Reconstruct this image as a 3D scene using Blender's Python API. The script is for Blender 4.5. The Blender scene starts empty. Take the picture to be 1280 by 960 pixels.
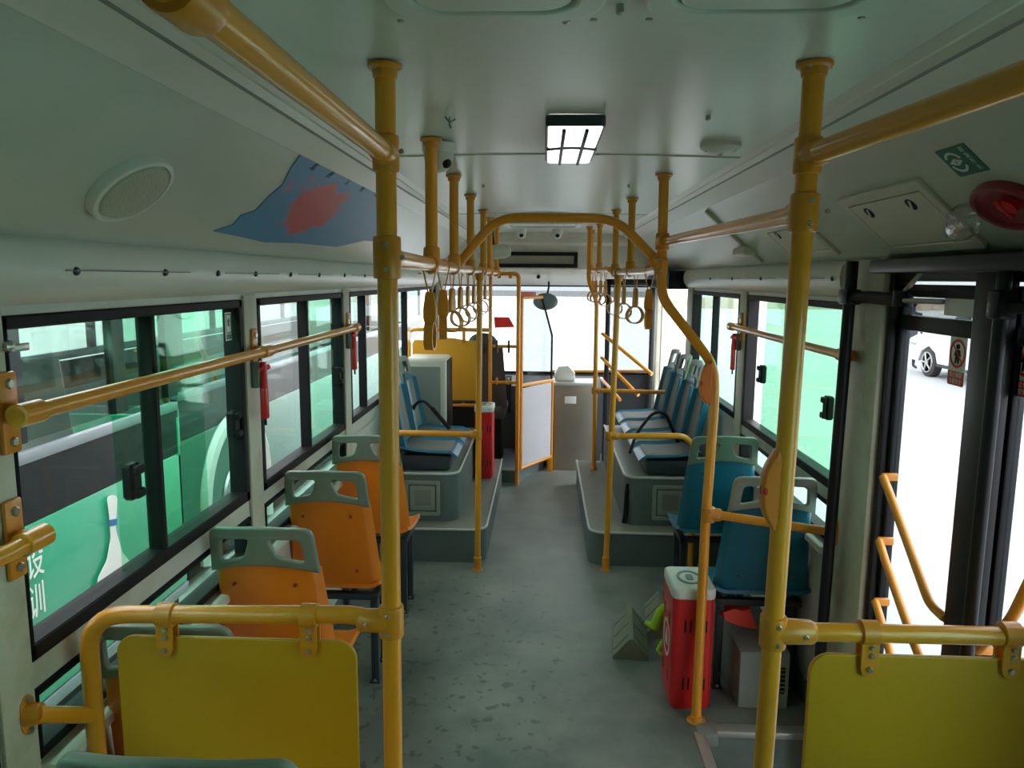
import bpy, bmesh, math, random
from mathutils import Vector, Matrix
random.seed(7)
PI=math.pi
S=bpy.context.scene
COL=S.collection
# ---------------------------------------------------------------- camera (photo pixels, 1280x960 frame)
F=930.0; ROLL=math.radians(0.45); VP=(680.0,348.0)
CAM=Vector((0,0,1.86))
_c,_s=math.cos(ROLL),math.sin(ROLL)
_dx,_dy=VP[0]-640,480-VP[1]
_ux,_uy=_dx*_c-_dy*_s,_dx*_s+_dy*_c
_p=math.atan(_uy/F); _yw=math.atan(_ux/F*math.cos(_p))
FW=Vector((-math.sin(_yw)*math.cos(_p),math.cos(_yw)*math.cos(_p),-math.sin(_p)))
_r=Vector((math.cos(_yw),math.sin(_yw),0)); _u=_r.cross(FW)
RT=_r*_c+_u*_s; UP=-_r*_s+_u*_c
cd=bpy.data.cameras.new('camera'); cam=bpy.data.objects.new('camera',cd); COL.objects.link(cam)
cd.sensor_width=36; cd.lens=F/1280*36; cd.clip_start=0.05; cd.clip_end=300
m=Matrix((RT,UP,-FW)).transposed().to_4x4(); m.translation=CAM; cam.matrix_world=m
S.camera=cam
# ---------------------------------------------------------------- world, exposure
w=bpy.data.worlds.new('overcast_sky'); S.world=w; w.use_nodes=True
bg=w.node_tree.nodes['Background']; bg.inputs[0].default_value=(0.94,0.97,1.0,1); bg.inputs[1].default_value=4.6
S.view_settings.view_transform='Standard'; S.view_settings.look='None'
S.view_settings.exposure=0.35; S.view_settings.gamma=1.0; S.view_settings.use_curve_mapping=False

def P(px,py,x=None,y=None,z=None):
    d=RT*((px-640)/F)+UP*((480-py)/F)+FW
    t=(x-CAM.x)/d.x if x is not None else (y-CAM.y)/d.y if y is not None else (z-CAM.z)/d.z
    return CAM+d*t
# ---------------------------------------------------------------- materials
def mat(name,col,rough=.5,metal=0,noise=0,nscale=8,bump=0,bscale=60,spec=.5,emit=None,coat=0,dirt=None,dscale=3):
    m=bpy.data.materials.new(name); m.use_nodes=True; nt=m.node_tree; b=nt.nodes['Principled BSDF']
    b.inputs['Base Color'].default_value=(*col,1); b.inputs['Roughness'].default_value=rough
    b.inputs['Metallic'].default_value=metal; b.inputs['Specular IOR Level'].default_value=spec
    b.inputs['Coat Weight'].default_value=coat
    if emit: b.inputs['Emission Color'].default_value=(*emit[0],1); b.inputs['Emission Strength'].default_value=emit[1]
    tc=nt.nodes.new('ShaderNodeTexCoord')
    src=None
    if noise:
        n=nt.nodes.new('ShaderNodeTexNoise'); n.inputs['Scale'].default_value=nscale; n.inputs['Detail'].default_value=6
        nt.links.new(tc.outputs['Object'],n.inputs['Vector'])
        mx=nt.nodes.new('ShaderNodeMix'); mx.data_type='RGBA'
        mx.inputs[6].default_value=(*[c*(1-noise) for c in col],1); mx.inputs[7].default_value=(*[min(1,c*(1+noise)) for c in col],1)
        nt.links.new(n.outputs['Fac'],mx.inputs[0]); src=mx.outputs[2]
    if dirt:
        n=nt.nodes.new('ShaderNodeTexNoise'); n.inputs['Scale'].default_value=dscale; n.inputs['Detail'].default_value=9; n.inputs['Roughness'].default_value=.65
        nt.links.new(tc.outputs['Object'],n.inputs['Vector'])
        rp=nt.nodes.new('ShaderNodeValToRGB'); rp.color_ramp.elements[0].position=.52; rp.color_ramp.elements[1].position=.7
        nt.links.new(n.outputs['Fac'],rp.inputs[0])
        mx=nt.nodes.new('ShaderNodeMix'); mx.data_type='RGBA'
        nt.links.new(rp.outputs[0],mx.inputs[0])
        if src: nt.links.new(src,mx.inputs[6])
        else: mx.inputs[6].default_value=(*col,1)
        mx.inputs[7].default_value=(*dirt,1); src=mx.outputs[2]
    if src: nt.links.new(src,b.inputs['Base Color'])
    if bump:
        n=nt.nodes.new('ShaderNodeTexNoise'); n.inputs['Scale'].default_value=bscale; n.inputs['Detail'].default_value=3
        nt.links.new(tc.outputs['Object'],n.inputs['Vector'])
        bp=nt.nodes.new('ShaderNodeBump'); bp.inputs['Strength'].default_value=bump; bp.inputs['Distance'].default_value=.004
        nt.links.new(n.outputs['Fac'],bp.inputs['Height']); nt.links.new(bp.outputs[0],b.inputs['Normal'])
    return m
def glass(name,tint,refl=.06):
    m=bpy.data.materials.new(name); m.use_nodes=True; nt=m.node_tree; nt.nodes.remove(nt.nodes['Principled BSDF'])
    t=nt.nodes.new('ShaderNodeBsdfTransparent'); t.inputs[0].default_value=(*[c**.5 for c in tint],1)
    g=nt.nodes.new('ShaderNodeBsdfGlossy'); g.inputs['Roughness'].default_value=.03
    lw=nt.nodes.new('ShaderNodeLayerWeight'); lw.inputs['Blend'].default_value=.5
    pw=nt.nodes.new('ShaderNodeMath'); pw.operation='POWER'; pw.inputs[1].default_value=4.5; nt.links.new(lw.outputs['Facing'],pw.inputs[0])
    mm=nt.nodes.new('ShaderNodeMath'); mm.operation='MULTIPLY_ADD'; mm.inputs[1].default_value=.45; mm.inputs[2].default_value=refl*.5; nt.links.new(pw.outputs[0],mm.inputs[0])
    x=nt.nodes.new('ShaderNodeMixShader'); o=nt.nodes['Material Output']
    nt.links.new(mm.outputs[0],x.inputs[0]); nt.links.new(t.outputs[0],x.inputs[1]); nt.links.new(g.outputs[0],x.inputs[2]); nt.links.new(x.outputs[0],o.inputs[0])
    return m
K={}
K['ceil']=mat('ceiling_paint',(.57,.61,.545),.30,noise=.05,nscale=2,bump=.25,bscale=2.2)
K['panel']=mat('side_panel_paint',(.51,.56,.49),.32,noise=.05,nscale=3,bump=.1,bscale=3)
K['trim']=mat('trim_plastic',(.68,.69,.63),.35,noise=.06,nscale=5)
K['trimdark']=mat('trim_groove',(.22,.23,.21),.5)
K['wall']=mat('wall_paint',(.60,.60,.54),.45,noise=.08,nscale=6,dirt=(.42,.40,.33),dscale=2.2)
K['pillar']=mat('pillar_paint',(.55,.54,.44),.5,noise=.08,nscale=7,dirt=(.40,.36,.26),dscale=4)
K['yellow']=mat('yellow_tube_paint',(.80,.315,.018),.30,noise=.07,nscale=12,coat=.35)
K['yellowd']=mat('yellow_clamp_paint',(.70,.26,.016),.36,noise=.10,nscale=20,coat=.2)
K['ypanel']=mat('yellow_panel_plastic',(.58,.29,.008),.42,noise=.05,nscale=4,bump=.1,bscale=120)
K['orangebar']=mat('orange_partition',(.78,.36,.02),.5,noise=.06)
K['orange']=mat('orange_seat_plastic',(.76,.20,.012),.38,noise=.06,nscale=9,bump=.15,bscale=260)
K['grip']=mat('grey_green_plastic',(.17,.215,.175),.42,noise=.06,nscale=14)
K['gripl']=mat('light_grey_plastic',(.30,.33,.30),.42,noise=.06,nscale=14)
K['blue']=mat('teal_blue_plastic',(.010,.14,.235),.36,noise=.07,nscale=9,bump=.12,bscale=260)
K['pad']=mat('grey_pad_vinyl',(.15,.16,.145),.6,noise=.1,nscale=30)
K['frame']=mat('seat_frame_steel',(.045,.06,.075),.42,metal=.2,noise=.15)
K['black']=mat('black_rubber',(.008,.008,.009),.6,spec=.22)
K['blackm']=mat('black_painted_steel',(.010,.011,.014),.38,noise=.2,spec=.3)
K['bolt']=mat('zinc_bolt',(.5,.5,.48),.32,metal=.9)
K['arch']=mat('wheel_box_vinyl',(.12,.155,.16),.5,noise=.12,nscale=7,dirt=(.08,.10,.10))
K['archtop']=mat('wheel_box_tread',(.20,.205,.17),.6,noise=.15,nscale=18,bump=.3,bscale=300)
K['edge']=mat('pale_edge_trim',(.50,.51,.47),.4,noise=.06)
K['alu']=mat('aluminium_nosing',(.55,.55,.52),.38,metal=.6,noise=.08,nscale=30)
K['red']=mat('red_plastic',(.62,.015,.018),.35,noise=.08,nscale=10)
K['redv']=mat('dark_red_plastic',(.26,.02,.03),.35)
K['white']=mat('white_plastic',(.70,.72,.68),.4,noise=.04)
K['cream']=mat('cream_plastic',(.60,.60,.52),.38,noise=.04)
K['lens']=mat('ribbed_lens',(.42,.43,.34),.35,bump=.8,bscale=180)
K['steel']=mat('brushed_steel',(.42,.37,.32),.35,metal=.75,noise=.12,nscale=6)
K['cab']=mat('grey_cabinet',(.24,.27,.25),.5,noise=.08)
K['perf']=mat('pale_perforated_sheet',(.52,.52,.56),.55,noise=.05)
K['lamp']=mat('lamp_diffuser',(.9,.9,.9),.3,emit=((1,1,.97),1.5))
K['dark']=mat('dark_recess',(.008,.008,.008),.7)
K['dash']=mat('dashboard_grey',(.06,.063,.068),.55,noise=.1)
K['sage']=mat('green_sticker',(.02,.13,.10),.4)
K['sticker']=mat('sticker_print',(.62,.70,.64),.5)
K['signred']=mat('sign_red',(.72,.03,.02),.45)
K['signwhite']=mat('sign_white',(.85,.85,.83),.45)
K['lime']=mat('lime_rubber',(.42,.72,.02),.5,noise=.08)
K['chock']=mat('chock_rubber',(.21,.22,.165),.7,noise=.25,nscale=12,bump=.5,bscale=90)
K['hazard']=mat('fluorescent_red',(.90,.045,.02),.5)
K['display']=mat('display_screen',(.30,.29,.24),.35)
K['mirror']=mat('mirror_back',(.10,.14,.13),.3)
K['g_clear']=glass('glass_clear',(.90,.95,.92),.05)
K['g_green']=glass('glass_green',(.50,.88,.69),.05)
K['g_deep']=glass('glass_deep_green',(.20,.45,.31),.05)
K['g_pale']=glass('glass_pale_green',(.42,.62,.53),.05)
K['g_dark']=glass('glass_tinted',(.30,.42,.38),.10)
K['g_screen']=glass('glass_windscreen',(.70,.73,.74),.03)
K['g_door']=glass('door_glass',(.50,.53,.54),.03)
K['g_head']=glass('grimy_glass',(.16,.18,.18),.10)
K['bpale']=mat('bus_pale_paint',(.10,.22,.18),.3,noise=.05,nscale=2)
K['g_band']=glass('glass_sun_band',(.15,.16,.165),.03)
K['concrete']=mat('yard_concrete',(.46,.46,.455),.85,noise=.08,nscale=.35)
K['bgreen']=mat('bus_green_paint',(.004,.36,.20),.3,noise=.04,nscale=2,coat=.3)
K['bwhite']=mat('bus_white_paint',(.62,.66,.62),.3,noise=.05,nscale=2)
K['bgrey']=mat('bus_grey_strip',(.20,.22,.25),.4,noise=.1)
K['bpurple']=mat('bus_mauve_strip',(.30,.24,.30),.4,noise=.1)
K['bblue']=mat('decal_blue',(.02,.16,.42),.4)
K['carwhite']=mat('car_white_paint',(.68,.70,.72),.2,coat=.5)
K['tyre']=mat('tyre_rubber',(.03,.03,.032),.8)
K['rim']=mat('wheel_alloy',(.45,.46,.48),.3,metal=.7)
K['cloth']=mat('dark_trousers',(.05,.055,.075),.8,noise=.2)
K['skin']=mat('skin',(.45,.27,.19),.6)
K['brown']=mat('distant_earth_bank',(.30,.22,.16),.9,noise=.3,nscale=2)
# floor: worn grey-green vinyl with damp spots
def floor_mat():
    m=mat('worn_floor_vinyl',(.17,.195,.175),.42,spec=.4); nt=m.node_tree; b=nt.nodes['Principled BSDF']
    tc=nt.nodes.new('ShaderNodeTexCoord')
    def noise(sc,det,ro=.6):
        n=nt.nodes.new('ShaderNodeTexNoise'); n.inputs['Scale'].default_value=sc; n.inputs['Detail'].default_value=det; n.inputs['Roughness'].default_value=ro
        nt.links.new(tc.outputs['Object'],n.inputs['Vector']); return n
    def ramp(src,a,bb,ca,cb):
        r=nt.nodes.new('ShaderNodeValToRGB'); e=r.color_ramp.elements; e[0].position=a; e[1].position=bb; e[0].color=(*ca,1); e[1].color=(*cb,1)
        nt.links.new(src,r.inputs[0]); return r
    def mix(f,a,bb,t='MIX'):
        x=nt.nodes.new('ShaderNodeMix'); x.data_type='RGBA'; x.blend_type=t
        if isinstance(f,float): x.inputs[0].default_value=f
        else: nt.links.new(f,x.inputs[0])
        nt.links.new(a,x.inputs[6])
        if isinstance(bb,tuple): x.inputs[7].default_value=(*bb,1)
        else: nt.links.new(bb,x.inputs[7])
        return x
    n1=noise(2.2,7,.6); r1=ramp(n1.outputs[0],.35,.68,(.115,.15,.135),(.26,.275,.245))
    # dark damp spots, gathered in the left of the aisle
    n2=noise(17,2,.5); r2=ramp(n2.outputs[0],.60,.66,(0,0,0),(1,1,1))
    sp=nt.nodes.new('ShaderNodeSeparateXYZ'); nt.links.new(tc.outputs['Object'],sp.inputs[0])
    def dist(cx,cy,rx,ry):
        mp=nt.nodes.new('ShaderNodeMapping'); mp.vector_type='POINT'
        mp.inputs['Location'].default_value=(-cx/rx,-cy/ry,0); mp.inputs['Scale'].default_value=(1/rx,1/ry,0)
        nt.links.new(tc.outputs['Object'],mp.inputs[0])
        g=nt.nodes.new('ShaderNodeTexGradient'); g.gradient_type='SPHERICAL'; nt.links.new(mp.outputs[0],g.inputs[0]); return g
    g=dist(-.45,3.4,.75,1.35)
    rg=ramp(g.outputs['Fac'],.0,.35,(0,0,0),(1,1,1))
    mk=mix(1.0,r2.outputs[0],rg.outputs[0],'MULTIPLY')
    sc=nt.nodes.new('ShaderNodeMath'); sc.operation='MULTIPLY'; sc.inputs[1].default_value=.62
    nt.links.new(mk.outputs[2],sc.inputs[0])
    c1=mix(sc.outputs[0],r1.outputs[0],(.055,.075,.065))
    n3=noise(1.3,3,.5); r3=ramp(n3.outputs[0],.56,.74,(0,0,0),(1,1,1))
    sc3=nt.nodes.new('ShaderNodeMath'); sc3.operation='MULTIPLY'; sc3.inputs[1].default_value=.45; nt.links.new(r3.outputs[0],sc3.inputs[0])
    c2=mix(sc3.outputs[0],c1.outputs[2],(.33,.335,.30))
    nt.links.new(c2.outputs[2],b.inputs['Base Color'])
    rr=ramp(n1.outputs[0],.3,.7,(.30,.30,.30),(.55,.55,.55)); nt.links.new(rr.outputs[0],b.inputs['Roughness'])
    bp=nt.nodes.new('ShaderNodeBump'); bp.inputs['Strength'].default_value=.15; bp.inputs['Distance'].default_value=.003
    n4=noise(220,2); nt.links.new(n4.outputs[0],bp.inputs['Height']); nt.links.new(bp.outputs[0],b.inputs['Normal'])
    return m
K['floor']=floor_mat()
# ---------------------------------------------------------------- mesh builder
ORG={}
class MB:
    def __init__(s): s.v=[]; s.f=[]; s.sm=[]
    def add(s,v,f,smooth=True):
        o=len(s.v); s.v+= [Vector(p) for p in v]; s.f+=[[i+o for i in q] for q in f]; s.sm+=[smooth]*len(f); return s
    def bm(s,b,smooth=True):
        b.verts.index_update(); v=[p.co.copy() for p in b.verts]; f=[[p.index for p in q.verts] for q in b.faces]; b.free(); return s.add(v,f,smooth)
    def mesh(s,me,M=None,fn=None):
        v=[Vector(p.co) for p in me.vertices]
        if fn: v=[fn(p) for p in v]
        if M: v=[M@p for p in v]
        return s.add(v,[list(p.vertices) for p in me.polygons])
    def box(s,a,b,bev=0,rot=None,piv=None,seg=2):
        a,b=Vector(a),Vector(b); c=(a+b)/2; d=b-a
        B=bmesh.new(); bmesh.ops.create_cube(B,size=1)
        for p in B.verts: p.co=Vector((p.co.x*d.x,p.co.y*d.y,p.co.z*d.z))
        if bev:
            bv=min(bev,min(abs(x) for x in d)*.49)
            bmesh.ops.bevel(B,geom=list(B.edges),offset=bv,segments=seg,affect='EDGES',profile=.5)
        bmesh.ops.recalc_face_normals(B,faces=list(B.faces))
        R=rot.to_matrix() if rot is not None and hasattr(rot,'to_matrix') else rot
        pv=Vector(piv) if piv is not None else c
        for p in B.verts:
            q=p.co+c
            if R is not None: q=R@(q-pv)+pv
            p.co=q
        return s.bm(B)
    def tube(s,pts,r,n=16,cap=True,rad=None):
        pts=[Vector(p) for p in pts]; N=len(pts)
        T=[]
        for i in range(N):
            t=(pts[min(i+1,N-1)]-pts[max(i-1,0)]); T.append(t.normalized())
        a=Vector((0,0,1)) if abs(T[0].z)<.9 else Vector((1,0,0))
        nx=T[0].cross(a).normalized(); v=[]; f=[]
        for i in range(N):
            if i: 
                nx=(nx-T[i]*nx.dot(T[i])).normalized()
            ny=T[i].cross(nx); rr=rad[i] if rad else r
            for k in range(n):
                an=2*PI*k/n; v.append(pts[i]+(nx*math.cos(an)+ny*math.sin(an))*rr)
        for i in range(N-1):
            for k in range(n):
                k2=(k+1)%n; f.append([i*n+k,i*n+k2,(i+1)*n+k2,(i+1)*n+k])
        if cap: f.append(list(range(n))[::-1]); f.append([(N-1)*n+k for k in range(n)])
        return s.add(v,f)
    def lathe(s,prof,o=(0,0,0),ax=(0,0,1),n=24):
        ax=Vector(ax).normalized(); a=Vector((0,1,0)) if abs(ax.y)<.9 else Vector((1,0,0))
        u=ax.cross(a).normalized(); w_=ax.cross(u); o=Vector(o); v=[]; f=[]
        for r,h in prof:
            for k in range(n):
                an=2*PI*k/n; v.append(o+ax*h+(u*math.cos(an)+w_*math.sin(an))*max(r,1e-4))
        for i in range(len(prof)-1):
            for k in range(n):
                k2=(k+1)%n; f.append([i*n+k,i*n+k2,(i+1)*n+k2,(i+1)*n+k])
        f.append(list(range(n))[::-1]); f.append([(len(prof)-1)*n+k for k in range(n)])
        return s.add(v,f)
    def ell(s,c,r,R=None,n=20,m=12,zmin=None):
        c=Vector(c); v=[]; f=[]
        for i in range(m+1):
            th=PI*i/m
            for k in range(n):
                an=2*PI*k/n; p=Vector((r[0]*math.sin(th)*math.cos(an),r[1]*math.sin(th)*math.sin(an),r[2]*math.cos(th)))
                if R is not None: p=R@p
                v.append(c+p)
        for i in range(m):
            for k in range(n):
                k2=(k+1)%n; f.append([i*n+k,(i+1)*n+k,(i+1)*n+k2,i*n+k2])
        return s.add(v,f)
    def sheet(s,fn,nu,nv,th,back=None):
        """fn(s in -1..1, t in 0..1)->Vector front; thickness th along -normal; back(s,t)->extra depth on the rear"""
        v=[];f=[]
        pt=lambda a,b: fn(a,b)
        A=[];Bk=[]
        for j in range(nv+1):
            for i in range(nu+1):
                a=-1+2*i/nu; t=j/nv; p=pt(a,t); e=1e-3
                du=pt(min(1,a+e),t)-pt(max(-1,a-e),t); dv=pt(a,min(1,t+e))-pt(a,max(0,t-e))
                nn=du.cross(dv).normalized(); A.append(p); Bk.append(p-nn*(th+(back(a,t) if back else 0)))
        n=nu+1; tot=len(A)
        for j in range(nv):
            for i in range(nu):
                q=j*n+i; f.append([q,q+1,q+n+1,q+n]); f.append([tot+q+n,tot+q+n+1,tot+q+1,tot+q])
        for i in range(nu):
            f.append([i+1,i,tot+i,tot+i+1]); q=nv*n+i; f.append([q,q+1,tot+q+1,tot+q])
        for j in range(nv):
            q=j*n; f.append([q,q+n,tot+q+n,tot+q]); q=j*n+nu; f.append([q+n,q,tot+q,tot+q+n])
        return s.add(A+Bk,f)
    def prism(s,prof,y0,y1,ax='y'):
        """closed profile (x,z) swept along y (or (y,z) along x, (x,y) along z)"""
        g={'y':lambda p,t:(p[0],t,p[1]),'x':lambda p,t:(t,p[0],p[1]),'z':lambda p,t:(p[0],p[1],t)}[ax]
        n=len(prof); v=[g(p,y0) for p in prof]+[g(p,y1) for p in prof]
        f=[[i,(i+1)%n,n+(i+1)%n,n+i] for i in range(n)]+[list(range(n))[::-1],[n+i for i in range(n)]]
        return s.add(v,f,False)
    def build(s,name,material,parent=None,kind=None,label=None,cat=None,group=None,ang=35,org=None):
        o0=ORG.get(parent.name,Vector((0,0,0))) if parent else (Vector(org) if org else Vector((0,0,0)))
        me=bpy.data.meshes.new(name); me.from_pydata([p-o0 for p in s.v],[],s.f); me.validate(); me.update()
        b=bmesh.new(); b.from_mesh(me); bmesh.ops.recalc_face_normals(b,faces=b.faces); b.to_mesh(me); b.free()
        me.materials.append(material)
        me.shade_smooth(); me.set_sharp_from_angle(angle=math.radians(ang))
        o=bpy.data.objects.new(name,me); COL.objects.link(o); ORG[o.name]=o0
        if parent: o.parent=parent
        else: o.location=o0
        return tag(o,label,cat,group,kind)
def tag(o,label=None,cat=None,group=None,kind=None):
    if label: o['label']=label
    if cat: o['category']=cat
    if group: o['group']=group
    if kind: o['kind']=kind
    return o
def thing(name,label,cat,loc=(0,0,0),group=None,kind=None):
    o=bpy.data.objects.new(name,None); COL.objects.link(o); o.location=loc; o.empty_display_size=.1
    ORG[o.name]=Vector(loc); return tag(o,label,cat,group,kind)
def dup(o,parent=None):
    c=o.copy(); COL.objects.link(c); c.parent=parent
    for ch in list(o.children): dup(ch,c)
    return c
def fillet(pts,r,n=6):
    pts=[Vector(p) for p in pts]; out=[pts[0]]
    for i in range(1,len(pts)-1):
        a,b,c=pts[i-1],pts[i],pts[i+1]; d1=(a-b); d2=(c-b); l=min(r,d1.length*.49,d2.length*.49)
        p1=b+d1.normalized()*l; p2=b+d2.normalized()*l
        for k in range(n+1):
            t=k/n; out.append(p1*(1-t)**2+b*2*t*(1-t)+p2*t*t)
    out.append(pts[-1]); return out
def rrect(w_,h,r,n=5,c=(0,0)):
    o=[]
    for sx,sy,a0 in ((1,1,0),(-1,1,90),(-1,-1,180),(1,-1,270)):
        for k in range(n+1):
            a=math.radians(a0+90*k/n); o.append((c[0]+sx*(w_/2-r)+r*math.cos(a),c[1]+sy*(h/2-r)+r*math.sin(a)))
    return o
def rpoly(pts,r,n=4):
    P3=[Vector((p[0],p[1],0)) for p in pts]; out=[]; N=len(P3)
    for i in range(N):
        a,b,c=P3[i-1],P3[i],P3[(i+1)%N]; d1=a-b; d2=c-b; l=min(r,d1.length*.45,d2.length*.45)
        p1=b+d1.normalized()*l; p2=b+d2.normalized()*l
        for k in range(n+1):
            t=k/n; q=p1*(1-t)**2+b*2*t*(1-t)+p2*t*t; out.append((q.x,q.y))
    return out
def plate(outs,th,bev=0,res=2):
    """flat plate with holes, in XY, centred on z=0 -> mesh"""
    c=bpy.data.curves.new('tmp','CURVE'); c.dimensions='2D'; c.fill_mode='BOTH'; c.extrude=max(th/2-bev,1e-5); c.bevel_depth=bev; c.bevel_resolution=res; c.offset=-bev
    for o in outs:
        sp=c.splines.new('POLY'); sp.points.add(len(o)-1)
        for i,p in enumerate(o): sp.points[i].co=(p[0],p[1],0,1)
        sp.use_cyclic_u=True
    ob=bpy.data.objects.new('tmp',c); me=bpy.data.meshes.new_from_object(ob)
    bpy.data.objects.remove(ob); bpy.data.curves.remove(c); return me
def text(body,size,th=.001):
    c=bpy.data.curves.new('tmp','FONT'); c.body=body; c.size=size; c.extrude=th; c.align_x='CENTER'; c.align_y='CENTER'
    ob=bpy.data.objects.new('tmp',c); me=bpy.data.meshes.new_from_object(ob); bpy.data.objects.remove(ob); bpy.data.curves.remove(c); return me
def frameM(o,x,y):
    x=Vector(x).normalized(); y=Vector(y); y=(y-x*y.dot(x)).normalized(); z=x.cross(y)
    M=Matrix((x,y,z)).transposed().to_4x4(); M.translation=Vector(o); return M
XZ=lambda o: frameM(o,(1,0,0),(0,0,1))        # plate facing the camera (-y)
def struct(name,mb,m,**k): return mb.build(name,m,kind='structure',**k)
# ================================================================ STRUCTURE
XL,XR=-1.11,1.19; XC=.04
fl=MB(); fl.box((XL,1.45,-.06),(.67,7.9,0)); fl.box((.67,2.92,-.06),(XR,7.9,0)); fl.box((XL,-1.6,-.06),(XR,1.45,.15)); fl.box((.67,1.45,-.31),(XR,2.92,-.25))
fl.box((.655,1.45,-.26),(.67,2.92,-.001)); fl.box((.67,2.905,-.26),(XR,2.92,-.001)); struct('floor',fl,K['floor'])
t=MB(); t.box((.70,2.885,-.022),(1.17,2.945,.006),.003); struct('trim_1',t,K['alu'])
t=MB(); t.box((.645,1.46,-.022),(.69,2.88,.006),.003); struct('trim_2',t,K['alu'])
t=MB(); t.box((.66,2.86,-.05),(.745,2.95,.009),.008); struct('trim_3',t,K['trimdark'])
ce=MB()
# slightly crowned ceiling
n=12; prof=[(XC-.66+1.32*i/n, 2.285+.012*math.sin(PI*i/n)) for i in range(n+1)]+[(XC+.66,2.36),(XC-.66,2.36)]
ce.prism(prof,-1.6,7.25); struct('ceiling',ce,K['ceil'])
def side_profile(sx):
    f=lambda o,z:(XC+sx*o,z)
    return f
for sx,nm in ((-1,'left'),(1,'right')):
    f=side_profile(sx)
    m_=MB(); m_.prism([f(.64,2.285),f(.66,2.272),f(.675,2.276),f(.69,2.262),f(.70,2.285),f(.70,2.36),f(.64,2.36)],-1.6,7.25)
    m_.prism([f(.70,2.30),f(.705,2.262),f(.74,2.246),f(.775,2.222),f(.79,2.228),f(.79,2.36),f(.70,2.36)],-1.6,7.25)
    struct('trim_%d'%(4 if sx<0 else 5),m_,K['trim'])
    g_=MB(); g_.prism([f(.688,2.30),f(.69,2.266),f(.706,2.262),f(.708,2.30)],-1.6,7.25); g_.prism([f(.738,2.27),f(.739,2.2495),f(.746,2.2445),f(.748,2.27)],-1.6,7.25)
    struct('trim_%d'%(6 if sx<0 else 7),g_,K['trimdark'])
    p_=MB(); W=1.15
    p_.prism([f(.785,2.228),f(.90,2.125),f(1.02,2.02),f(1.10,1.952),f(1.135,1.935),f(W+.06,1.935),f(W+.06,2.36),f(.785,2.36)],-1.6,7.6)
    o=struct('ceiling_side_%s'%nm,p_,K['panel'])
    # rounded cable duct above the windows
    d_=MB(); a=[f(W+.0,1.945),f(W-.02,1.943),f(W-.045,1.915),f(W-.052,1.875),f(W-.045,1.835),f(W-.02,1.80),f(W,1.795)]
    y0=-1.6 if sx<0 else 2.95
    d_.prism(a,y0,7.6)
    d_.build('trim_%d'%(8 if sx<0 else 9),K['trim'],kind='structure',ang=50)
    # duct slots
    s_=MB()
    for yy in ((1.62,2.2),(2.45,2.95),(3.2,3.7),(4.1,4.6)) if sx<0 else ((3.1,3.6),(3.75,4.25),(4.4,4.9),(5.1,5.6)):
        s_.box((XC+sx*(W-.056)-.003,yy[0],1.868),(XC+sx*(W-.056)+.003,yy[1],1.8705)); 
    s_.build('trim_%d'%(10 if sx<0 else 11),K['trimdark'],kind='structure')
# transverse ceiling seams
for i,yy in enumerate((2.72,5.1)):
    t=MB(); pr=[]
    for k in range(13):
        pr.append((XC-.64+1.28*k/12,2.281+.012*math.sin(PI*k/12)))
    pr+= [(p[0],p[1]+.01) for p in pr[::-1]]
    t.prism(pr,yy,yy+.022); struct('trim_%d'%(12+i),t,K['trim'])
# walls
def wall(side,wins,lows,pill_mat,doors):
    x0,x1=(XL-.06,XL) if side=='left' else (XR,XR+.06)
    ys=-1.6; ye=7.95
    w_=MB()
    cuts=sorted([ (a,b,'w') for a,b in wins]+[(a,b,'d') for a,b in doors])
    cur=ys
    for a,b,k in cuts:
        if a>cur: w_.box((x0,cur,-.3),(x1,a,1.95))
        if k=='w':
            w_.box((x0,a,1.775),(x1,b,1.95)); w_.box((x0,a,.955 if (a,b) in lows else .93),(x1,b,1.02))
            if (a,b) in lows: w_.box((x0,a,-.3),(x1,b,.79))
            else: w_.box((x0,a,-.3),(x1,b,.935))
        else: w_.box((x0,a,1.93),(x1,b,1.95))
        cur=b
    w_.box((x0,cur,-.3),(x1,ye,1.95))
    struct('wall_'+side,w_,K['wall'])
WL=[(0.0,1.36),(1.475,2.69),(2.83,4.06),(4.20,5.42),(5.60,7.6)]
WR=[(0.1,1.25),(2.96,4.40),(4.56,5.98)]
wall('left',WL,WL[:3],K['wall'],[])
wall('right',WR,WR[:2],K['wall'],[(1.47,2.60),(6.2,7.55)])
t=MB(); t.box((XL,-1.66,-.06),(XR,-1.6,2.35)); struct('wall_back',t,K['wall'])
win_no=[0]
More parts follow.
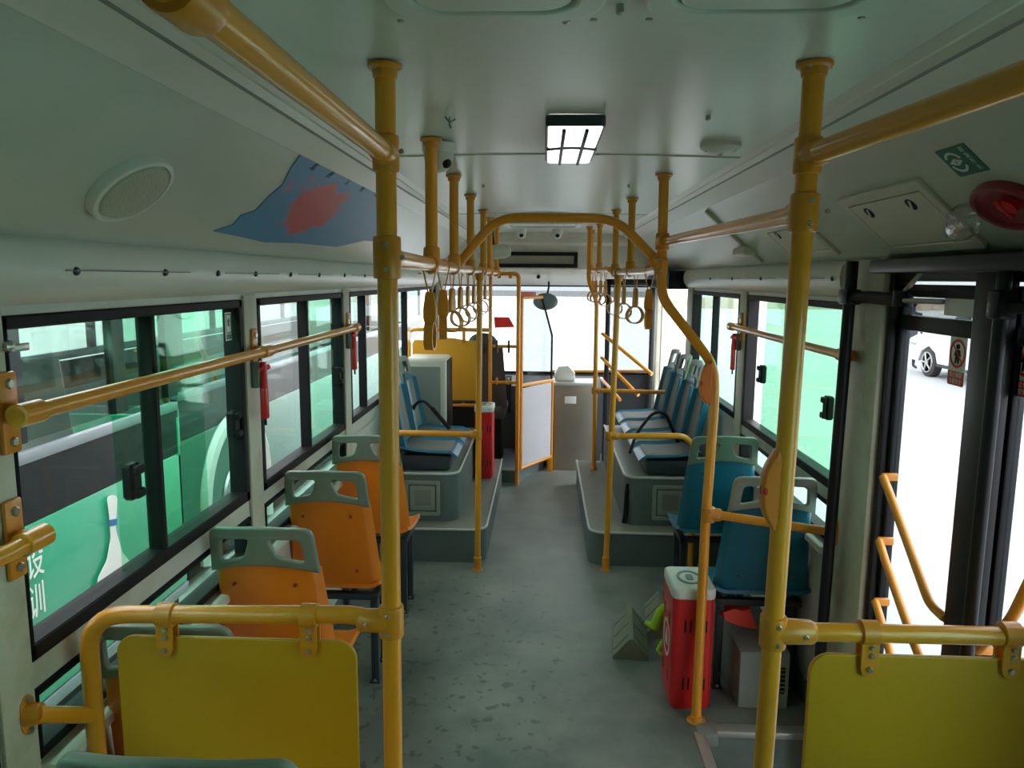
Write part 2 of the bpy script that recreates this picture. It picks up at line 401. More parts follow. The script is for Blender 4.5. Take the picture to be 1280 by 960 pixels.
def window(side,y0,y1,z0,z1,mull,panes,handles=(),kind='slider',fw=.032):
    win_no[0]+=1
    xs=XL if side=='left' else XR; fs=.012 if y0==1.475 else fw; o=-1 if side=='left' else 1      # outward
    r=thing('window_%d'%win_no[0],None,None,(xs,y0,z0),kind='structure')
    def bx(ya,za,yb,zb,xin,xout,M,bev=.004):
        xa,xb=sorted((xs+o*-xin,xs+o*xout)); M.box((xa,ya,za),(xb,yb,zb),bev,seg=1)
    f=MB()
    bx(y0,z0,y1,z0+fw*1.25,.010,.055,f); bx(y0,z1-fw*.9,y1,z1,.010,.055,f); bx(y0,z0,y0+fs,z1,.010,.055,f); bx(y1-fw,z0,y1,z1,.010,.055,f)
    f.build('window_frame',K['black'],r,kind='structure')
    for mm in mull:
        q=MB(); bx(mm-.012,z0+.02,mm+.012,z1-.02,.004,.045,q); q.build('window_mullion',K['black'],r,kind='structure')
    for i,(ya,yb,gm,dx) in enumerate(panes):
        q=MB(); bx(ya,z0+.02,yb,z1-.02,-dx,dx+.004,q,0); q.build('window_pane',K[gm],r,kind='structure')
    for (hy,hz) in handles:
        q=MB(); bx(hy-.026,hz-.05,hy+.026,hz+.05,.004,.03,q,.008); bx(hy-.02,hz+.02,hy+.02,hz+.045,.016,.0,q,.004); bx(hy-.02,hz-.045,hy+.02,hz-.02,.016,.0,q,.004)
        q.build('window_handle',K['black'],r,kind='structure')
    return r
window('left',0,1.36,1.01,1.775,[.68],[(0,.7,'g_green',.02),(.66,1.36,'g_green',.034)])
window('left',1.475,2.69,1.02,1.775,[2.07],[(1.475,2.08,'g_clear',.034),(1.88,2.40,'g_green',.018),(2.05,2.69,'g_green',.030)],[(1.94,1.30),(2.615,1.325)])
window('left',2.83,4.06,1.01,1.775,[3.46],[(2.83,3.47,'g_clear',.034),(3.45,4.06,'g_green',.018)],[(4.0,1.325)])
window('left',4.20,5.42,1.01,1.775,[4.60],[(4.20,4.61,'g_clear',.034),(4.59,5.42,'g_clear',.018)])
window('left',5.60,7.6,.935,1.775,[6.02],[(5.60,6.03,'g_clear',.034),(6.01,7.6,'g_clear',.018)])
window('left',0,1.36,.79,.955,[],[(0,1.36,'g_green',.03)],fw=.02)
window('left',1.475,2.69,.79,.955,[],[(1.475,2.69,'g_green',.03)],fw=.02)
window('left',2.83,4.06,.79,.955,[],[(2.83,4.06,'g_green',.03)],fw=.02)
window('right',.1,1.25,1.01,1.775,[.68],[(.1,.7,'g_green',.02),(.66,1.25,'g_green',.034)])
window('right',2.96,4.40,1.01,1.775,[3.72],[(3.08,3.76,'g_deep',.018),(3.70,4.16,'g_deep',.034)],[(3.14,1.33),(4.10,1.35)])
window('right',4.56,5.98,1.01,1.775,[5.30],[(4.56,5.31,'g_pale',.018),(5.29,5.98,'g_pale',.034)])
window('right',.1,1.25,.79,.955,[],[(.1,1.25,'g_green',.03)],fw=.02)
window('right',2.96,4.40,.79,.955,[],[(2.96,4.40,'g_pale',.03)],fw=.02)
# pillar covers, slightly proud and beige
t=MB(); t.box((XL,1.37,.0),(XL+.012,1.47,1.79),.004); t.box((XL,2.70,.0),(XL+.012,2.82,1.79),.004); t.box((XL,4.07,0),(XL+.012,4.19,1.79),.004); struct('trim_14',t,K['pillar'])
t=MB(); t.box((XR-.035,2.61,-.25),(XR,2.93,1.94),.015); struct('trim_15',t,K['pillar'])
t=MB(); t.box((XR-.012,4.41,0),(XR,4.55,1.79),.004); t.box((XR-.015,5.99,0),(XR,6.19,1.9),.004); struct('trim_16',t,K['pillar'])
t=MB(); t.box((XR-.05,7.56,0),(XR,7.92,2.0),.01); t.box((XL,7.62,0),(XL+.05,7.92,2.0),.01); struct('trim_17',t,K['pillar'])
t=MB(); t.box((XL,1.47,.755),(XL+.055,4.06,.785),.008); struct('trim_22',t,K['trim'])
t=MB(); t.box((XR-.055,2.96,.755),(XR,4.40,.785),.008); struct('trim_23',t,K['trim'])
# front end
t=MB(); t.prism([(7.22,2.36),(7.22,2.20),(7.26,2.17),(7.26,1.95),(7.34,1.90),(7.80,1.79),(7.98,1.79),(7.98,2.36)],XL-.04,XR+.04,'x'); t.build('wall_front',K['wall'],kind='structure',ang=20)
t=MB(); t.box((XL-.02,7.86,-.3),(XR+.02,7.98,.85)); struct('wall_front_lower',t,K['dash'])
fw_=thing('window_14',None,None,(XC,7.9,.85),kind='structure')
t=MB(); t.box((XL,7.9,.85),(XR,7.906,1.67)); t.build('window_pane',K['g_screen'],fw_,kind='structure')
t=MB(); t.box((XL,7.9,1.67),(XR,7.906,1.79)); t.build('window_pane',K['g_band'],fw_,kind='structure')
t=MB(); t.box((XL,7.885,.845),(XR,7.92,.875),.004); t.box((XL,7.885,1.775),(XR,7.92,1.80),.004); t.build('window_frame',K['black'],fw_,kind='structure')
# skirting of the platforms' grey kick strip on the left wall
t=MB(); t.box((XL,1.46,0),(XL+.012,4.6,.10),.003); struct('baseboard_left',t,K['arch'])
t=MB(); t.box((XR-.012,2.95,0),(XR,4.7,.10),.003); struct('baseboard_right',t,K['arch'])

# ================================================================ EXTERIOR
GZ=-.42
g=MB(); g.box((-90,-60,GZ-.1),(90,140,GZ)); struct('ground',g,K['concrete'])
g=MB()
g.prism([(60,GZ),(62,-.02),(80,.0),(84,GZ)],12,70,'x'); struct('earth_bank',g,K['brown'])
def coach(name,label,xside,depth,y0,y1,body,win_y,strip=True,wheels=(),archring=False):
    r=thing(name,label,'bus',(xside-depth/2,y0,GZ))
    xf=xside-depth
    b=MB(); b.box((xside-.05,y0,-.20),(xside,y1,.70),.02); b.box((xf,y0,-.12),(xf+.05,y1,.70),.02); b.box((xf,y0,-.12),(xside,y0+.06,.95),.02); b.box((xf,y1-.06,-.12),(xside,y1,.95),.02)
    b.build('body',K[body],r)
    b=MB(); b.box((xf+.02,y0+.02,-.05),(xside-.06,y1-.02,.30)); b.build('cabin_floor',K['bgrey'],r)
    b=MB(); b.box((xf,y0,-.265),(xside+.005,y1,-.20),.01); b.build('skirt_stripe',K['bpurple'],r)
    b=MB(); b.box((xf+.03,y0+.1,-.36),(xside-.02,y1-.1,-.265),.01); b.build('skirt',K['black'],r)
    b=MB(); b.box((xside-.045,y0+.02,.70),(xside-.002,y1-.02,1.0)); b.box((xf+.002,y0+.02,.70),(xf+.045,y1-.02,.985)); b.build('waistband',K['blackm'],r)
    b=MB(); b.box((xside-.04,y0+.02,.985),(xside+.006,y1-.02,1.04),.006); b.box((xf,y0+.02,1.0),(xf+.04,y1-.02,1.085),.006); b.build('sill_strip',K['bgrey'],r)
    b=MB(); b.box((xf,y0,2.15),(xside,y1,2.62),.10,seg=4); b.build('roof',K['bwhite'],r)
    for yy in win_y:
        p=MB(); p.box((xside-.05,yy-.06,1.08),(xside-.002,yy+.06,2.16)); p.build('pillar',K['blackm'],r)
        p=MB(); p.box((xf+.002,yy-.05,1.08),(xf+.05,yy+.05,2.16)); p.build('pillar',K['blackm'],r)
    for a,c in zip(win_y[:-1],win_y[1:]):
        p=MB(); p.box((xside-.03,a+.06,1.08),(xside-.024,c-.06,2.16)); p.build('window',K['g_dark'],r)
        p=MB(); p.box((xf+.024,a+.05,1.08),(xf+.03,c-.05,2.16)); p.build('window',K['g_clear'],r)
    for wy in wheels:
        q=MB(); q.lathe([(.0,.0),(.42,.0),(.46,-.03),(.46,-.22),(.42,-.25),(0,-.25)],(xside-.0,wy,GZ+.46),(1,0,0),36); wh=q.build('wheel',K['tyre'],r)
        q=MB(); q.lathe([(0,-.01),(.08,.03),(.13,.03),(.15,-.005),(.24,.004),(.27,.02),(.28,0)],(xside+.005,wy,GZ+.46),(1,0,0),36); q.build('rim',K['rim'],wh)
        if archring:
            q=MB(); pts=[(xside+.01,wy+.62*math.cos(a),GZ+.50+.62*math.sin(a)) for a in [PI*k/24 for k in range(25)]]
            pts=[(xside+.01,wy+.62,GZ+.1)]+pts+[(xside+.01,wy-.62,GZ+.1)]
            q.tube(pts,.06,8); q.build('wheel_arch',K['bwhite'],r)
    return r
A=coach('parked_bus','green city bus parked alongside the left windows, nearest, with a bottle picture and pale lettering',-2.4,2.4,-5.5,4.75,'bgreen',[-5.4,-4.0,-2.6,-1.2,.2,1.5,2.45,3.25,4.1,4.69],wheels=(1.2,))
# rails and seats inside that bus
for yy,xx in ((2.9,-3.3),(3.8,-3.4),(1.9,-3.3),(4.3,-3.2),(.9,-3.3)):
    q=MB(); q.tube([(xx,yy,.3),(xx,yy,2.2)],.022,10); q.build('grab_pole',K['yellow'],A)
q=MB(); q.tube([(-2.9,-3,1.95),(-2.9,4.6,1.95)],.02,8); q.build('grab_rail',K['yellow'],A)
for yy in (1.2,1.9,2.6,3.3,4.0):
    q=MB(); q.sheet(lambda s,t,yy=yy: Vector((-2.85+s*(.2-.02*t),yy-.06*t+.03*s*s,.85+.55*t)),8,6,.02); q.build('seat_back',K['gripl'],A)
# lettering and bottle picture on its side
XB=-2.4
def on_side(px,py): p=P(px,py,x=XB); return (p.y,p.z)
YZ=lambda o: frameM(o,(0,1,0),(0,0,1))     # plate facing +x
q=MB()
for ch,(px,py),sz in (('设',(41,703),.20),('训',(44,753),.19),('口',(48,798),.17)):
    y_,z_=on_side(px,py); me=text(ch,sz,.001); q.mesh(me,frameM((XB+.012,y_,z_),(0,1,0),(0,0,1))@Matrix.Rotation(0,4,'Z')@Matrix.Diagonal((.62,.95,1,1)))
q.build('lettering',K['signwhite'],A)
pin=[(131,622),(138,618),(144,621),(143,640),(142,662),(150,690),(166,710),(172,728),(150,752),(128,745),(117,742),(120,722),(131,700),(136,672),(134,645)]
q=MB(); q.mesh(plate([rpoly([on_side(*p) for p in pin],.02)],.003),Matrix(((0,0,1,XB+.012),(1,0,0,0),(0,1,0,0),(0,0,0,1)))); q.build('bottle_decal',K['signwhite'],A)
pin=[(133,650),(143,648),(143,656),(134,658)]
q=MB(); q.mesh(plate([[on_side(*p) for p in pin]],.003),Matrix(((0,0,1,XB+.015),(1,0,0,0),(0,1,0,0),(0,0,0,1)))); q.build('bottle_band',K['bblue'],A)
B_=coach('parked_bus','pale bus with white wheel arches seen beyond the green bus through the left windows',-2.55,2.4,5.0,15.5,'bpale',[5.1,6.4,7.9,9.4,10.9,12.4,13.9,15.4],wheels=(5.95,13),archring=True)
for yy in (5.7,6.6,7.6):
    q=MB(); q.tube([(-2.8,yy,.5),(-2.8,yy-.7,1.35)],.022,8); q.build('diagonal_rail',K['yellow'],B_)
# SUV on the yard
def suv():
    r=thing('parked_car','white five-door car parked side-on on the bright yard outside the centre door','car',(10.2,16.6,GZ))
    X0=9.3; Z=GZ
    prof=[(19.35,.35),(19.4,.62),(19.25,.86),(18.9,.98),(17.95,1.08),(17.2,1.58),(16.7,1.66),(15.2,1.64),(14.9,1.5),(14.65,1.05),(14.6,.4),(14.7,.32),(15.1,.32),(15.25,.6),(15.55,.74),(15.85,.6),(16.0,.3),(17.85,.3),(18.0,.6),(18.32,.74),(18.65,.6),(18.8,.33)]
    b=MB(); b.prism([(p[0],Z+p[1]) for p in prof],X0,X0+1.8,'x'); o=b.build('body',K['carwhite'],r,ang=40)
    w1=[(17.75,1.1),(17.2,1.5),(16.65,1.58),(16.6,1.1)]; w2=[(16.5,1.1),(16.53,1.58),(15.4,1.56),(15.1,1.12)]
    for k in (w1,w2):
        b=MB(); b.prism([(p[0],Z+p[1]) for p in k],X0-.01,X0+.01,'x'); b.build('side_window',K['black'],r)
    for wy in (18.32,15.55):
        for xx,sg in ((X0,1),(X0+1.8,-1)):
            q=MB(); q.lathe([(0,0),(.30,0),(.345,.02),(.345,.2),(.3,.22),(0,.22)],(xx-.01*sg,wy,Z+.345),(sg,0,0),32); wh=q.build('wheel',K['tyre'],r)
            q=MB(); q.lathe([(.0,-.03),(.06,-.03),(.07,0),(.215,.0),(.23,-.02),(.25,-.02),(.255,0)],(xx-.012*sg,wy,Z+.345),(sg,0,0),28)
            for k in range(5):
                a=2*PI*k/5; q.tube([(xx-.03*sg,wy+.04*math.cos(a),Z+.345+.04*math.sin(a)),(xx-.03*sg,wy+.235*math.cos(a),Z+.345+.235*math.sin(a))],.022,6)
            q.build('wheel_rim',K['rim'],wh)
    b=MB(); b.box((X0-.02,15.95,Z+.28),(X0+.05,17.9,Z+.36),.02); b.build('sill_trim',K['tyre'],r)
    b=MB(); b.box((X0-.012,18.9,Z+.7),(X0+.2,19.3,Z+.82),.03); b.build('headlamp',K['rim'],r)
    b=MB(); b.box((X0-.14,17.65,Z+1.05),(X0+.01,17.8,Z+1.2),.04); b.build('door_mirror',K['carwhite'],r)
    for yy in (16.7,15.7):
        b=MB(); b.box((X0-.03,yy-.1,Z+.93),(X0+.005,yy+.1,Z+.97),.01); b.build('door_handle',K['carwhite'],r)
suv()
# ================================================================ PERSON outside
def person():
    px_,py_=9.62,19.9
    J={'pel':(0,0,.95),'sp':(0,.0,1.15),'ch':(0,.01,1.35),'nk':(0,.02,1.50),'hd':(0,.0,1.62),'ht':(0,.01,1.72)}
    E=[('pel','sp'),('sp','ch'),('ch','nk'),('nk','hd'),('hd','ht')]; Rr={'pel':(.16,.11),'sp':(.15,.10),'ch':(.17,.11),'nk':(.055,.055),'hd':(.085,.10),'ht':(.07,.08)}
    for s_ in (-1,1):
        k=str(s_); J.update({'hp'+k:(.09*s_,0,.88),'kn'+k:(.11*s_,-.03*s_,.48),'an'+k:(.13*s_,.02*s_,.09),'to'+k:(.15*s_,-.14,.04),'sh'+k:(.18*s_,.01,1.42),'el'+k:(.25*s_,.05,1.15),'wr'+k:(.25*s_,-.05,.92),'pa'+k:(.25*s_,-.08,.85)})
        Rr.update({'hp'+k:(.10,.10),'kn'+k:(.06,.06),'an'+k:(.042,.042),'to'+k:(.04,.03),'sh'+k:(.06,.06),'el'+k:(.042,.042),'wr'+k:(.028,.028),'pa'+k:(.035,.02)})
        E+= [('pel','hp'+k),('hp'+k,'kn'+k),('kn'+k,'an'+k),('an'+k,'to'+k),('ch','sh'+k),('sh'+k,'el'+k),('el'+k,'wr'+k),('wr'+k,'pa'+k)]
        for i in range(5):
            a='f%d%s'%(i,k); b_='g%d%s'%(i,k); yy=-.115+.018*i
            if i==4: J[a]=(.235*s_,-.035,.84); J[b_]=(.225*s_,-.03,.80); 
            else: J[a]=(.25*s_,yy,.80); J[b_]=(.24*s_,yy,.765)
            Rr[a]=(.009,.009); Rr[b_]=(.008,.008); E+=[('pa'+k,a),(a,b_)]
    names=list(J); me=bpy.data.meshes.new('person_body'); me.from_pydata([J[n_] for n_ in names],[(names.index(a),names.index(b)) for a,b in E],[])
    o=bpy.data.objects.new('person',me); COL.objects.link(o)
    md=o.modifiers.new('skin','SKIN'); me.skin_vertices  # layer is made by the modifier below
    if not me.skin_vertices: bpy.context.view_layer.objects.active=o
    sv=me.skin_vertices[0].data if me.skin_vertices else None
    if sv:
        for i,n_ in enumerate(names): sv[i].radius=Rr[n_]
        sv[0].use_root=True
    o.modifiers.new('sub','SUBSURF').levels=1; o.modifiers['sub'].render_levels=1
    me.materials.append(K['cloth']); o.location=(px_,py_,GZ); ORG[o.name]=Vector((px_,py_,GZ))
    tag(o,'person in dark trousers standing on the yard beyond the white car','person')
    def clone_shell(z0,z1,grow,nm,mt):
        q=MB()
        return q
    hair=MB(); hair.ell((px_,py_+.01,GZ+1.70),(.10,.115,.085)); hair.build('hair',K['black'],o)
person()
# ================================================================ HANDRAILS
R0=.0205
def bolt(mb,p,d,r=.006,h=.005):
    mb.lathe([(r,0),(r,h*.6),(r*.75,h),(0,h)],p,d,6)
def sleeve(parent,c,ax,L=.06,r=.027,bolts=True,branch=None,bl=.05):
    """clamp sleeve round a tube, flattened ear along branch, bolts facing the camera side"""
    c=Vector(c); ax=Vector(ax).normalized(); q=MB()
    q.lathe([(R0+.001,-L/2),(r,-L/2+.002),(r+.001,-L/2+.006),(r+.001,L/2-.006),(r,L/2-.002),(R0+.001,L/2)],c,ax,22)
    if branch is not None:
        bd=Vector(branch).normalized(); q.lathe([(r,0),(r+.001,bl*.2),(r*.96,bl*.9),(R0+.001,bl)],c+bd*.006,bd,20)
    o=q.build('clamp',K['yellowd'],parent)
    if bolts:
        b=MB(); side=(Vector((0,-1,0)) if abs(ax.y)<.8 else Vector((0,0,-1)))
        off=(Vector(branch).normalized() if branch is not None and abs(Vector(branch).normalized().dot(side))<.5 else ax.cross(side).normalized())
        for k in (-1,1): bolt(b,c+side*(r-.001)+ax*(k*L*.28)+off*.004,side)
        if branch is not None: bolt(b,c+side*(r-.001)+off*bl*.75,side)
        b.build('bolt',K['bolt'],o)
    return o
def flange(parent,c,ax,r=.036,t=.008,n=3):
    q=MB(); q.lathe([(r,0),(r,t*.7),(r*.94,t),(.027,t*1.3),(.0245,t*3.2),(R0,t*3.4)],c,ax,24)
    o=q.build('flange',K['yellowd'],parent)
    b=MB(); ax=Vector(ax).normalized(); a=Vector((1,0,0)) if abs(ax.x)<.8 else Vector((0,0,1)); u=ax.cross(a).normalized(); v_=ax.cross(u)
    for k in range(n):
        an=2*PI*k/n+.6; bolt(b,Vector(c)+ax*t*.8+(u*math.cos(an)+v_*math.sin(an))*r*.8,ax,.0055,.006)
    b.build('bolt',K['bolt'],o)
    return o
def rail(name,label,pts,r=R0,fil=.08,group=None,cat='handrail',colour='yellow'):
    pts=[Vector(p) for p in pts]
    t=thing(name,label,cat,pts[0],group)
    q=MB(); q.tube(fillet(pts,fil,8) if len(pts)>2 else pts,r,20); q.build('tube',K[colour],t)
    return t
CZ=2.288
# near left pole (seen full height)
yN=1.58
a=P(481,80,y=yN); b=P(491,900,y=yN)
dirp=(b-a)/(b.z-a.z)
lp=lambda z:a+dirp*(z-a.z)
LPole=rail('grab_pole','tall yellow grab pole left of the aisle, nearest the camera, beside the left yellow panel',[lp(0),lp(CZ)],.0215)
flange(LPole,lp(CZ),(0,0,-1)); flange(LPole,lp(0),(0,0,1))
zA=P(483,192,y=yN).z; zB=P(485,322,y=yN).z; zC=P(490,776,y=yN).z
sleeve(LPole,lp(zA),(0,0,1),.075,.027,branch=(0,-1,.0)); sleeve(LPole,lp(zB),(0,0,1),.09,.0285,branch=(0,1,0)); sleeve(LPole,lp(zC),(0,0,1),.075,.027,branch=(-1,0,0),bl=.07)
# near right pole
a2=P(1018,86,y=yN); b2=P(958,900,y=yN); d2=(b2-a2)/(b2.z-a2.z); rp=lambda z:a2+d2*(z-a2.z)
RPole=rail('grab_pole','tall yellow grab pole right of the aisle, nearest the camera, with orange bell push',[rp(-.25),rp(CZ)],.0215)
flange(RPole,rp(CZ),(0,0,-1)); flange(RPole,rp(-.25),(0,0,1))
zD=P(1010,195,y=yN).z; zE=P(1000,266,y=yN).z; zF=P(975,789,y=yN).z; zG=P(965,612,y=yN).z
sleeve(RPole,rp(zD),(0,0,1),.075,.027,branch=(.2,-1,0)); sleeve(RPole,rp(zE),(0,0,1),.08,.028,branch=(0,1,0)); sleeve(RPole,rp(zF),(0,0,1),.075,.028,branch=(1,0,0),bl=.085)
def bell(parent,c,dx=-1,mt='yellowd'):
    c=Vector(c); q=MB()
    pr=rpoly([(0,-.10),(.0,.10),(.022,.085),(.048,.035),(.048,-.035),(.022,-.085)],.012,4)
    me=plate([[(.0,-.095),(.0,.095)]+[(p[0]+.014,p[1]) for p in rpoly([(0,-.1),(.03,-.05),(.036,0),(.03,.05),(0,.1)][::1],.02,4)][::-1]],.034,.006)
    q.mesh(me,frameM(c,(dx,0,0),(0,0,1))); o=q.build('bell_housing',K['orangebell'],parent)
    q=MB(); q.lathe([(.014,0),(.013,.005),(.009,.007),(0,.007)],c+Vector((dx*.042,-.006,0)),(dx,-.25,0),20); q.build('bell_button',K['red'],o)
K['orangebell']=mat('orange_bell_plastic',(.72,.20,.02),.35,noise=.05)
bell(RPole,rp(zG))
# overhead rails from the near poles back over the camera
pA=lp(zA)
t=rail('overhead_rail','thick yellow overhead rail running back from the near left pole',[pA+Vector((0,-.03,0)),Vector((pA.x+.005,-1.2,pA.z))],.0215)
sleeve(t,(pA.x+.003,.70,pA.z),(0,1,0),.07,.029,bolts=False,branch=(0,0,1)); 
t=rail('ceiling_stub','short yellow stub holding the near left overhead rail up to the ceiling',[(pA.x+.003,.70,pA.z+.02),(pA.x+.003,.70,CZ)]); flange(t,(pA.x+.003,.70,CZ),(0,0,-1))
pD=rp(zD); pD2=P(1280,97,z=pD.z+.005); dd=(pD2-pD); end=pD+dd*(2.6/abs(dd.y))
t=rail('overhead_rail','thick yellow overhead rail running back from the near right pole',[pD+dd.normalized()*.03,end],.0215)
# forward rail, left
LX=-.385; zL=zB
pB=lp(zB); lend=Vector((-.40,6.55,zL+.01))
t=rail('overhead_rail','long yellow left overhead rail ahead of the near pole, hung with strap handles',[pB+Vector((0,.03,0)),Vector((LX,3.2,zL)),lend],.0205,fil=.3)
LR=t
def lrx(y): 
    return pB.x+(LX-pB.x)*(y-1.58)/1.62 if y<3.2 else LX+(lend.x-LX)*(y-3.2)/3.35
drops=[(2.39,'first'),(3.21,'second'),(3.96,'third'),(4.83,'fourth'),(5.46,'fifth'),(6.3,'sixth')]
nt=['nearest','second nearest','third nearest','fourth nearest','fifth nearest','farthest']
for i,(y_,_) in enumerate(drops):
    x_=lrx(y_); t=rail('ceiling_stub','yellow ceiling stub of the left overhead rail, %s of the row of six'%nt[i],[(x_,y_,zL+.018),(x_,y_,CZ)],.0195,group='stubs holding up the left overhead rail')
    flange(t,(x_,y_,CZ),(0,0,-1),.034); sleeve(t,(x_,y_,zL),(0,1,0),.07,.027,branch=(0,0,1))
# right: rail between near pole and second pole
y2=3.17
p2t=P(830,218,y=y2); zH=P(829,300,y=y2).z; zI=P(826,335,y=y2).z
q0=Vector((p2t.x,y2,CZ)); 
path=[q0,P(827,340,y=3.16),P(827,372,y=3.14),P(868,425,y=3.12),P(893,458,y=3.1),P(893,500,y=3.08),P(882,650,y=3.04),Vector((.672,2.965,0))]
t=rail('grab_pole','yellow grab pole with a sweeping double bend beside the nearer red battery case',path,.0205,fil=.07); BP=t
flange(t,q0,(0,0,-1)); flange(t,(.672,2.965,0),(0,0,1),.04)
sleeve(t,P(828,302,y=3.165),(0,0,1),.07,.0275,branch=(0,-1,0)); sleeve(t,P(826,333,y=3.16),(0,0,1),.07,.0275,branch=(-.6,0,.6))
bell(BP,P(889,479,y=3.08),-1)
pb=P(885,643,y=3.04); sleeve(t,pb,(0,0,1),.065,.0275,branch=(1,0,-.02))
e=P(1072,649,x=XR-.035); 
t=rail('grab_bar','short yellow bar from the bent pole, behind the near blue seat, to the right wall',[pb+Vector((.03,0,0)),Vector((XR-.036,2.86,pb.z-.005))],.018); 
q=MB(); q.box((XR-.047,2.83,pb.z-.05),(XR-.034,2.89,pb.z+.05),.01); q.build('wall_plate',K['yellowd'],t)
t=rail('overhead_rail','yellow overhead rail between the near right pole and the bent pole',[rp(zE)+Vector((0,.03,0)),P(831,302,y=3.165)+Vector((0,-.03,0))],.019)
# arch across the aisle
ar=[Vector((lrx(3.3),3.3,zL+.01)),P(621,272,y=3.25),P(770,273,y=3.2),P(826,331,y=3.165)]
t=rail('arch_rail','yellow arched rail spanning the aisle from the left overhead rail to the bent pole',ar,.0195,fil=.09)
# forward rail, right: bent pole to the slim pole and on
zR=P(805,338,x=.46).z
def xr(y): return .485+(.44-.485)*(y-3.2)/2.0
t=rail('overhead_rail','yellow overhead rail on the right, ahead of the bent pole, hung with strap handles',[P(822,336,y=3.18),Vector((.475,3.4,1.895)),Vector((xr(4.95),4.95,1.90))],.019,fil=.1)
t2=rail('overhead_rail','yellow overhead rail at the far right, hung with strap handles near the front door',[Vector((.45,5.2,1.925)),Vector((.415,6.75,1.935))],.019)
for i,(px_,y_,zz) in enumerate(((793,4.09,1.90),(769,4.80,1.90))):
    x_=xr(y_); s_=rail('ceiling_stub','yellow stub from the ceiling to the right overhead rail, %s'%('midway along it' if i==0 else 'at its far end'),[(x_,y_,zz+.018),(x_,y_,CZ)],.019)
    flange(s_,(x_,y_,CZ),(0,0,-1),.034); sleeve(s_,(x_,y_,zz),(0,1,0),.06,.026,branch=(0,0,1))
for i,(x_,y_) in enumerate(((.435,6.0),(.415,6.75))):
    s_=rail('ceiling_stub','yellow stub from the ceiling to the far right overhead rail, %s one'%('nearer' if i==0 else 'farther'),[(x_,y_,1.945),(x_,y_,CZ)],.019)
    flange(s_,(x_,y_,CZ),(0,0,-1),.034); sleeve(s_,(x_,y_,1.93),(0,1,0),.06,.026,branch=(0,0,1))
# slim poles by the wheel boxes
def wheelpole(px_b,y_,xt,zt,lab,bend=None):
    b_=P(px_b,712,y=y_); b_.z=0; t=rail('grab_pole',lab,[b_,Vector((xt,y_,zt))],.0185); flange(t,b_,(0,0,1),.034,.006)
    q=MB(); q.lathe([(.019,0),(.024,.001),(.024,.085),(.019,.09)],b_,(0,0,1),20); q.build('foot_sleeve',K['yellowd'],t); sleeve(t,(xt,y_,zt),(0,1,0),.06,.026,branch=(0,0,-1)); return t,b_
t,bb=wheelpole(597,4.56,lrx(4.56),zL,'slim yellow pole standing at the aisle corner of the left wheel platform')
zb=P(597,543,y=4.56).z; sleeve(t,(bb.x+.0,4.56,zb),(0,0,1),.06,.025,branch=(-1,0,0))
t=rail('grab_bar','short yellow bar reaching left from the slim pole across the left wheel box',[Vector((bb.x-.02,4.56,zb)),Vector((-.98,4.57,zb)),Vector((-1.02,4.57,zb-.06)),Vector((-1.02,4.58,0.0))],.0185,fil=.06); flange(t,(-1.02,4.58,0),(0,0,1),.03,.006)
t,bb=wheelpole(757,4.61,xr(4.6),1.90,'slim yellow pole standing at the aisle corner of the right wheel platform')
zb=P(760,545,y=4.61).z; sleeve(t,(bb.x+.0,4.61,zb),(0,0,1),.06,.025,branch=(1,0,0))
t=rail('grab_bar','short yellow bar from the slim pole rightwards, bent down before the right wheel box',[Vector((bb.x+.03,4.61,zb)),P(857,545,y=4.61),P(869,562,y=4.64),Vector((P(869,562,y=4.64).x,4.64,0))],.0185,fil=.05); flange(t,(P(869,562,y=4.64).x,4.64,0),(0,0,1),.03,.006)
# far right pole with a kink near the top
pts=[P(737,288,y=6.3),P(736,352,y=6.3),P(746,378,y=6.3),P(742,582,y=6.3)]; pts[0].z=CZ; pts[-1].z=.226
t=rail('grab_pole','far slim yellow pole, kinked near its top, on the right wheel platform',pts,.0185,fil=.05); flange(t,pts[0],(0,0,-1),.03); flange(t,pts[-1],(0,0,1),.03)
k=P(743,488,y=6.3); sleeve(t,k,(0,0,1),.06,.025,branch=(1,0,0))
t=rail('grab_bar','yellow bar from the far slim pole to the right wall behind the front door',[k+Vector((.03,0,0)),Vector((1.02,6.32,k.z-.01)),Vector((XR,6.32,k.z-.01))],.018,fil=.02)
# window rails
def wrail(label,x,p0,p1,brs,sx):
    t=rail('window_rail',label,[p0,p1],.018)
    for bp in brs:
        q=MB(); q.box((min(x,x+sx*-.012)-.0,bp.y-.026,bp.z-.085),(max(x,x+sx*-.012),bp.y+.026,bp.z+.085),.008)
        q.lathe([(.02,0),(.02,.05)],(x,bp.y,bp.z),(-sx,0,0),16); o=q.build('wall_bracket',K['yellowd'],t)
        q=MB(); q.lathe([(.019,-.035),(.0245,-.034),(.0245,.034),(.019,.035)],(bp.x,bp.y,bp.z),(0,1,0),18); q.build('rail_collar',K['yellow'],o)
        for kz in (-.06,.06): b_=MB(); bolt(b_,Vector((x-sx*.011,bp.y,bp.z+kz)),(-sx,0,0),.011,.007); b_.build('bolt',K['bolt'],o)
    return t
zw=P(325,440,x=-1.06).z
wrail('yellow safety rail across the left side windows from the near pillar forward',XL+.012,Vector((-1.05,1.42,zw)),Vector((-1.05,4.18,zw)),[Vector((-1.05,1.455,zw)),Vector((-1.05,2.765,zw)),Vector((-1.05,4.13,zw))],-1)
wrail('yellow rail end on the left pillar, at the picture edge, below the window rail',XL+.012,Vector((-1.05,.05,1.315)),Vector((-1.05,1.47,1.315)),[Vector((-1.05,1.44,1.315)),Vector((-1.05,.08,1.315))],-1)
